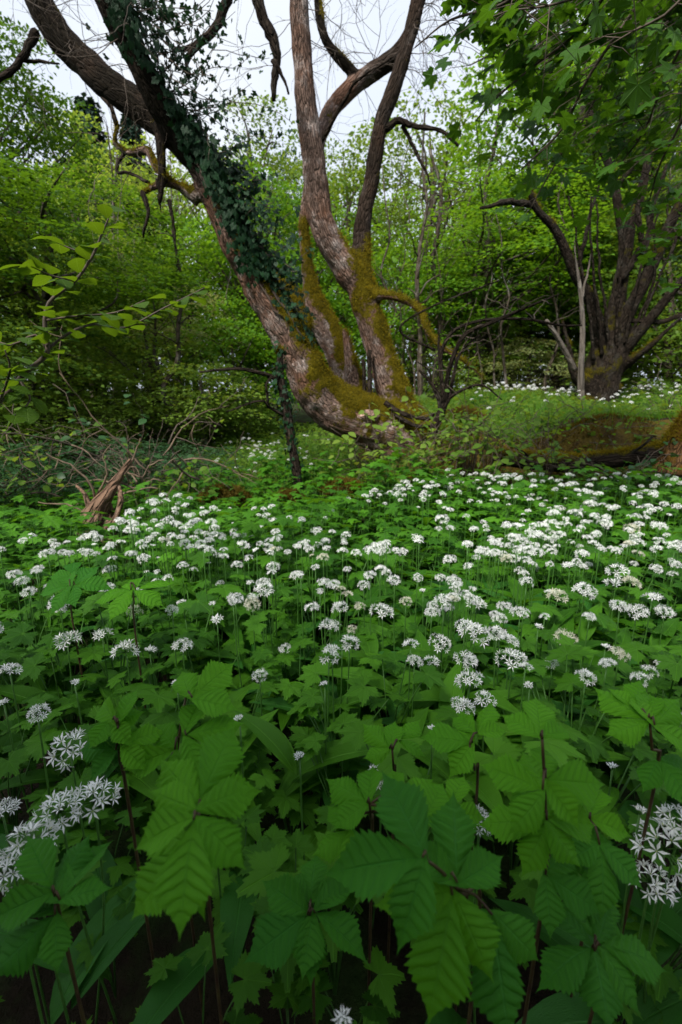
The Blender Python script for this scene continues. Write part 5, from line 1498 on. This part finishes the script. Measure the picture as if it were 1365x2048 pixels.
def rasp_shoot(label, stem, leaves, mat='rasp'):
    """stem: list of (px, py, z); leaves: (px, py, z, heading px dx, dy, leaf length px, n, mat)"""
    top = [at_z(a, b, z)[0] for a, b, z in stem]
    bx_, by_ = stem[-1][3:] if len(stem[-1]) > 3 else (top[-1].x, top[-1].y + 0.03)
    base = np.array([top[-1].x, top[-1].y + 0.02, gh(top[-1].x, top[-1].y)])
    root = thing('raspberry_shoot', label, 'raspberry', base, 'raspberry shoots in front of the flowers')
    pts = [base] + [np.array(p) for p in top[::-1]]
    P, Rr = resample(pts, np.linspace(0.0024, 0.0014, len(pts)), 0.02)
    part('stem', tubes_mesh('stem', [(P - base, Rr)], 6, 0.05), root, M['red_stem'])
    for lf in leaves:
        px_, py_, z, dx, dy, Lp, n = lf[:7]; mt = lf[7] if len(lf) > 7 else mat; upv = lf[8] if len(lf) > 8 else None
        p, t = at_z(px_, py_, z)
        i = int(np.argmin(np.linalg.norm(P - np.array(p), axis=1)))
        q = at_z(px_ + dx, py_ + dy, z - 0.01)[0]
        hd = np.array(q - p)
        up = np.array([0, -0.35, 1.0]) + rng.normal(size=3) * 0.12 if upv is None else np.array(upv)
        rasp_leaf(root, base, P[i], p, hd, up, Lp * t / F, n, mt)
    return root
rasp_shoot('raspberry shoot with upright red stem and paired oval leaflets, right of centre', [(1085, 1478, 0.62), (1090, 1570, 0.56), (1092, 1660, 0.50), (1090, 1780, 0.42)],
    [(1082, 1472, 0.62, -15, -60, 105, 3), (1086, 1580, 0.57, -60, -12, 118, 3, 'rasp', (0, -0.5, 1)), (1092, 1560, 0.57, 70, 10, 125, 3, 'rasp', (0.1, -0.5, 1)), (1090, 1650, 0.51, -70, -5, 122, 3, 'rasp', (-0.1, -0.6, 1)), (1094, 1640, 0.52, 70, 8, 122, 3, 'rasp', (0.2, -0.6, 1)), (1092, 1750, 0.46, 60, 40, 110, 3, 'rasp_dark', (0, -0.6, 1))])
rasp_shoot('raspberry shoot with a huge three-lobed leaf at the bottom centre', [(855, 1722, 0.58), (885, 1745, 0.55), (925, 1790, 0.48), (960, 1830, 0.4)],
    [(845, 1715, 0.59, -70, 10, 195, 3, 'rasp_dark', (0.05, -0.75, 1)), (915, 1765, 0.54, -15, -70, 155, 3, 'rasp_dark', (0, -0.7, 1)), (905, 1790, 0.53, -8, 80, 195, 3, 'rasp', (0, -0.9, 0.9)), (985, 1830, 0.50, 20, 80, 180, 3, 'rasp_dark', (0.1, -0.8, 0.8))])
rasp_shoot('raspberry shoot with big pale green drooping leaf at the lower left', [(372, 1395, 0.60), (362, 1450, 0.57), (352, 1520, 0.52), (350, 1560, 0.46)],
    [(385, 1395, 0.61, 50, -20, 110, 3), (372, 1470, 0.58, 60, 0, 112, 3, 'rasp', (0, -0.4, 1)), (350, 1500, 0.55, -40, 20, 100, 3)])
rasp_shoot('raspberry shoot whose wide five-part leaf fans over the dark lower left', [(395, 1640, 0.62), (400, 1680, 0.57), (410, 1740, 0.5), (415, 1780, 0.42)],
    [(388, 1640, 0.63, -14, 70, 170, 5, 'rasp', (-0.1, -0.7, 1)), (400, 1600, 0.60, 50, -70, 165, 3, 'rasp', (0.1, -0.6, 1)), (380, 1690, 0.58, -60, 60, 150, 3, 'rasp', (-0.2, -0.7, 1))])
rasp_shoot('small raspberry shoot with folded leaf beside the half-open bud', [(940, 1490, 0.52), (950, 1540, 0.48), (955, 1580, 0.44)],
    [(945, 1485, 0.52, -60, 0, 100, 3), (955, 1465, 0.53, 30, -40, 80, 3)])
rasp_shoot('small raspberry shoot in the middle under the lone white flower', [(785, 1500, 0.5), (788, 1540, 0.46), (790, 1580, 0.42)],
    [(780, 1497, 0.5, -35, -20, 72, 3), (800, 1480, 0.5, 30, -15, 66, 3)])
rasp_shoot('low raspberry shoot ringed around the lone white flower', [(740, 1610, 0.5), (742, 1640, 0.46), (745, 1680, 0.4)],
    [(735, 1605, 0.5, -50, -20, 100, 3), (800, 1590, 0.5, 55, -20, 88, 3), (850, 1640, 0.5, 30, -60, 90, 3), (700, 1660, 0.48, -40, 25, 85, 3), (900, 1620, 0.49, 20, -60, 85, 3)])
rasp_shoot('raspberry shoot with dark stem left of the big pale leaf', [(236, 1450, 0.58), (240, 1520, 0.53), (258, 1610, 0.46)],
    [(236, 1448, 0.58, -20, -55, 85, 3), (245, 1490, 0.56, 55, -10, 82, 3), (232, 1500, 0.55, -55, 10, 80, 3, 'rasp_dark'), (225, 1440, 0.58, 30, 45, 70, 3)])
rasp_shoot('raspberry shoot at the right frame edge with leaves pointing inward', [(1300, 1440, 0.58), (1305, 1500, 0.54), (1310, 1570, 0.48)],
    [(1295, 1440, 0.58, -60, -20, 105, 3), (1310, 1450, 0.58, 40, -40, 100, 3, 'rasp'), (1270, 1420, 0.58, -10, -60, 80, 3), (1320, 1520, 0.52, 30, 40, 90, 3, 'rasp_dark')])
rasp_shoot('raspberry shoot low beneath the upright red-stemmed one', [(1180, 1640, 0.48), (1185, 1680, 0.44), (1190, 1750, 0.38)],
    [(1180, 1635, 0.48, 20, -70, 100, 3), (1200, 1690, 0.47, 15, 70, 110, 3, 'rasp_dark'), (1150, 1690, 0.45, 40, 60, 100, 3, 'rasp_dark')])
rasp_shoot('raspberry shoot standing among the flowers at mid left', [(262, 1165, 0.55), (268, 1200, 0.5), (270, 1260, 0.44)],
    [(262, 1180, 0.54, -45, 10, 75, 3), (272, 1180, 0.54, 45, -4, 75, 3)])
rasp_shoot('raspberry shoot on the left edge of the flower carpet with toothed leaves', [(140, 1160, 0.54), (142, 1190, 0.5), (145, 1240, 0.44)],
    [(140, 1172, 0.54, -40, 8, 70, 3, 'rasp_dark'), (150, 1170, 0.54, 45, 6, 70, 3, 'rasp_dark'), (145, 1150, 0.55, 10, -25, 55, 3, 'rasp_dark')])
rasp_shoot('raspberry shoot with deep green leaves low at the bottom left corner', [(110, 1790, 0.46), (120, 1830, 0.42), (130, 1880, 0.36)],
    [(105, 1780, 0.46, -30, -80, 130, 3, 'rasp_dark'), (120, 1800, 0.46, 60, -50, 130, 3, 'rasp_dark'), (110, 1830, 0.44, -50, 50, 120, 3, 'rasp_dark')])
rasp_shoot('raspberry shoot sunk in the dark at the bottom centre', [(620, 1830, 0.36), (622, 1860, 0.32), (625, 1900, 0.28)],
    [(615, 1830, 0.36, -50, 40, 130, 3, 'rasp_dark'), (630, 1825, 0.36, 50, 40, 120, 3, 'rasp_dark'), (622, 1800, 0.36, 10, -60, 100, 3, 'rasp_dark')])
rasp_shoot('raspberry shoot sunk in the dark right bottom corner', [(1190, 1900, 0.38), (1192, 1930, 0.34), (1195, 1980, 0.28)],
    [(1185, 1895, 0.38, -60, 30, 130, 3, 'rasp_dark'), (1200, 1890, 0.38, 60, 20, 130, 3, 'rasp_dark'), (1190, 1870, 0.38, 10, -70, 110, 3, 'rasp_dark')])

# ------------------------------------------------------------------ brambles and dark leaves on the bank, grass on the mound
def bramble(label, px_, py_, Y, n, spread, mat, size, group):
    p = np.array(at(px_, py_, Y))
    base = p.copy(); base[2] = min(p[2] - 0.05, gh(p[0], p[1])) if p[2] - gh(p[0], p[1]) < 0.6 else p[2] - 0.2
    root = thing('bramble', label, 'bramble', base, group)
    me = leaf_mesh('bramble_leaf', LEAF_LO); st = []
    for i in range(n // 5):
        d = rng.normal(size=3); d[2] = abs(d[2]) * 0.4 + 0.1; d[1] -= 0.5; d /= np.linalg.norm(d)
        P = [p + rng.normal(size=3) * spread * 0.2]
        for s_ in range(6):
            d = d + rng.normal(size=3) * 0.3 - np.array([0, 0, 0.12]); d /= np.linalg.norm(d); P.append(P[-1] + d * spread / 4)
        P = np.array(P); st.append((np.vstack([base, P]) - base, np.full(len(P) + 1, 0.0025)))
        for q in P[1:]:
            q = q + rng.normal(size=3) * 0.02
            f = rng.normal(size=3); f[2] = -0.2
            part('leaf', me, root, M[mat], mat4(f, np.array([0, -0.4, 1]) + rng.normal(size=3) * 0.3, q - base, size * rng.uniform(0.7, 1.3)))
    part('cane', tubes_mesh('cane', st, 4), root, M['twig'], kind='stuff')
bramble('yellow-green bramble spray in front of the mossy trunk base', 770, 930, 3.9, 110, 0.42, 'bramble', 0.07, 'brambles round the trunk base')
bramble('yellow-green bramble spray left of the trunk base above the mossy hump', 735, 895, 4.0, 55, 0.34, 'bramble', 0.06, 'brambles round the trunk base')
bramble('yellow-green bramble spray growing over the root by the arching shrub', 850, 895, 3.95, 80, 0.38, 'bramble', 0.06, 'brambles round the trunk base')
bramble('ivy-dark trailing bramble over the dead brush behind the root stump', 270, 935, 3.6, 130, 0.5, 'dark_leaf', 0.06, 'brambles in the brush')
bramble('green trailing bramble at the frame edge beside the dead brush', 70, 950, 3.4, 120, 0.5, 'f_mid', 0.06, 'brambles in the brush')
bramble('green trailing bramble between dead brush and mossy hump', 370, 955, 3.6, 110, 0.45, 'f_mid', 0.055, 'brambles in the brush')
bramble('dark green bramble on the bank under the arching shrub', 940, 880, 3.9, 150, 0.42, 'f_mid', 0.065, 'brambles on the bank')
bramble('dark green bramble hanging over the end of the fallen log', 985, 900, 3.8, 140, 0.42, 'f_mid', 0.065, 'brambles on the bank')
bramble('loose green bramble on the mossy face of the bank', 1090, 875, 4.05, 60, 0.4, 'f_bright', 0.05, 'brambles on the bank')
bramble('small green bramble hanging from the lip of the bank', 1180, 865, 4.1, 50, 0.4, 'f_mid', 0.05, 'brambles on the bank')
bramble('mid-green bramble leaves in front of the fallen log', 1090, 935, 3.6, 70, 0.34, 'f_mid', 0.06, 'brambles on the bank')
bramble('mid-green bramble trailing in the dark hollow under the log', 1280, 955, 3.4, 70, 0.36, 'dark_leaf', 0.06, 'brambles on the bank')
bramble('green bramble by the mossy stump at the frame edge', 1340, 800, 4.6, 60, 0.36, 'f_mid', 0.06, 'brambles on the bank')
bramble('green bramble leaves above the log near the stump', 1230, 860, 4.2, 60, 0.36, 'f_mid', 0.05, 'brambles on the bank')

def scatter_grass():
    n = 30000
    X = rng.uniform(0.4, 7.5, n); Y = rng.uniform(3.9, 9.5, n)
    n2 = 9000
    X2 = rng.uniform(-2.2, 0.2, n2); Y2 = rng.uniform(4.3, 8.0, n2)
    X = np.concatenate([X, X2]); Y = np.concatenate([Y, Y2])
    ok = (np.abs(X) < 0.85 * Y + 0.4) & ((X < 0.6) | (Y > 4.16 + 0.16 * np.sin(X * 4) + rng.normal(size=len(Y)) * 0.1))
    X, Y = X[ok], Y[ok]; n = len(X)
    P = np.stack([X, Y, ground_h(X, Y)], 1)
    up = np.stack([rng.normal(size=n) * 0.35, rng.normal(size=n) * 0.35, np.ones(n)], 1)
    A = basis(up, rng.normal(size=(n, 3)), rng.uniform(0.06, 0.17, n)); A[:, :, 0] *= 0.07
    b = Bag(); b.add_many(BLADE, A, P)
    o = part('grass', b.mesh('grass'), None, M['grass'])
    tag(o, 'fresh green grass covering the mound and the slope under the limb', 'grass', None, 'stuff')
    # small leaves and moss on the bank
    n = 26000
    X = rng.uniform(-4.5, 7, n); Y = rng.uniform(3.5, 10.5, n)
    ok = (np.abs(X) < 0.85 * Y + 0.4); X, Y = X[ok], Y[ok]; n = len(X)
    P = np.stack([X, Y, ground_h(X, Y) + rng.uniform(0.02, 0.16, n)], 1)
    A = basis(rng.normal(size=(n, 3)) * np.array([1, 1, 0.35]), np.array([0, -0.2, 1.0]) + rng.normal(size=(n, 3)) * 0.35, rng.uniform(0.03, 0.075, n))
    b = Bag(); b.add_many(DIA, A, P)
    o = part('undergrowth', b.mesh('undergrowth'), None, M['f_mid'])
    tag(o, 'low leafy undergrowth covering the woodland floor behind the flowers', 'undergrowth', None, 'stuff')
    # moss on the steep face of the bank
    n = 26000
    X = rng.uniform(0.5, 4.5, n); Y = rng.uniform(3.6, 4.5, n)
    P = np.stack([X, Y, ground_h(X, Y)], 1)
    lump = np.array([mnoise.noise((a * 3, b_ * 3, 2)) for a, b_ in zip(X, Y)])
    P = P[lump > -0.1]; n = len(P)
    A = basis(np.array([0, -0.6, 0.8]) + rng.normal(size=(n, 3)) * 0.4, rng.normal(size=(n, 3)), rng.uniform(0.015, 0.04, n)); A[:, :, 0] *= 0.3
    b = Bag(); b.add_many(BLADE, A, P)
    o = part('bank_moss', b.mesh('bank_moss'), None, M['moss_green'])
    tag(o, 'brown-green moss on the steep front of the bank', 'moss', None, 'stuff')
scatter_grass()
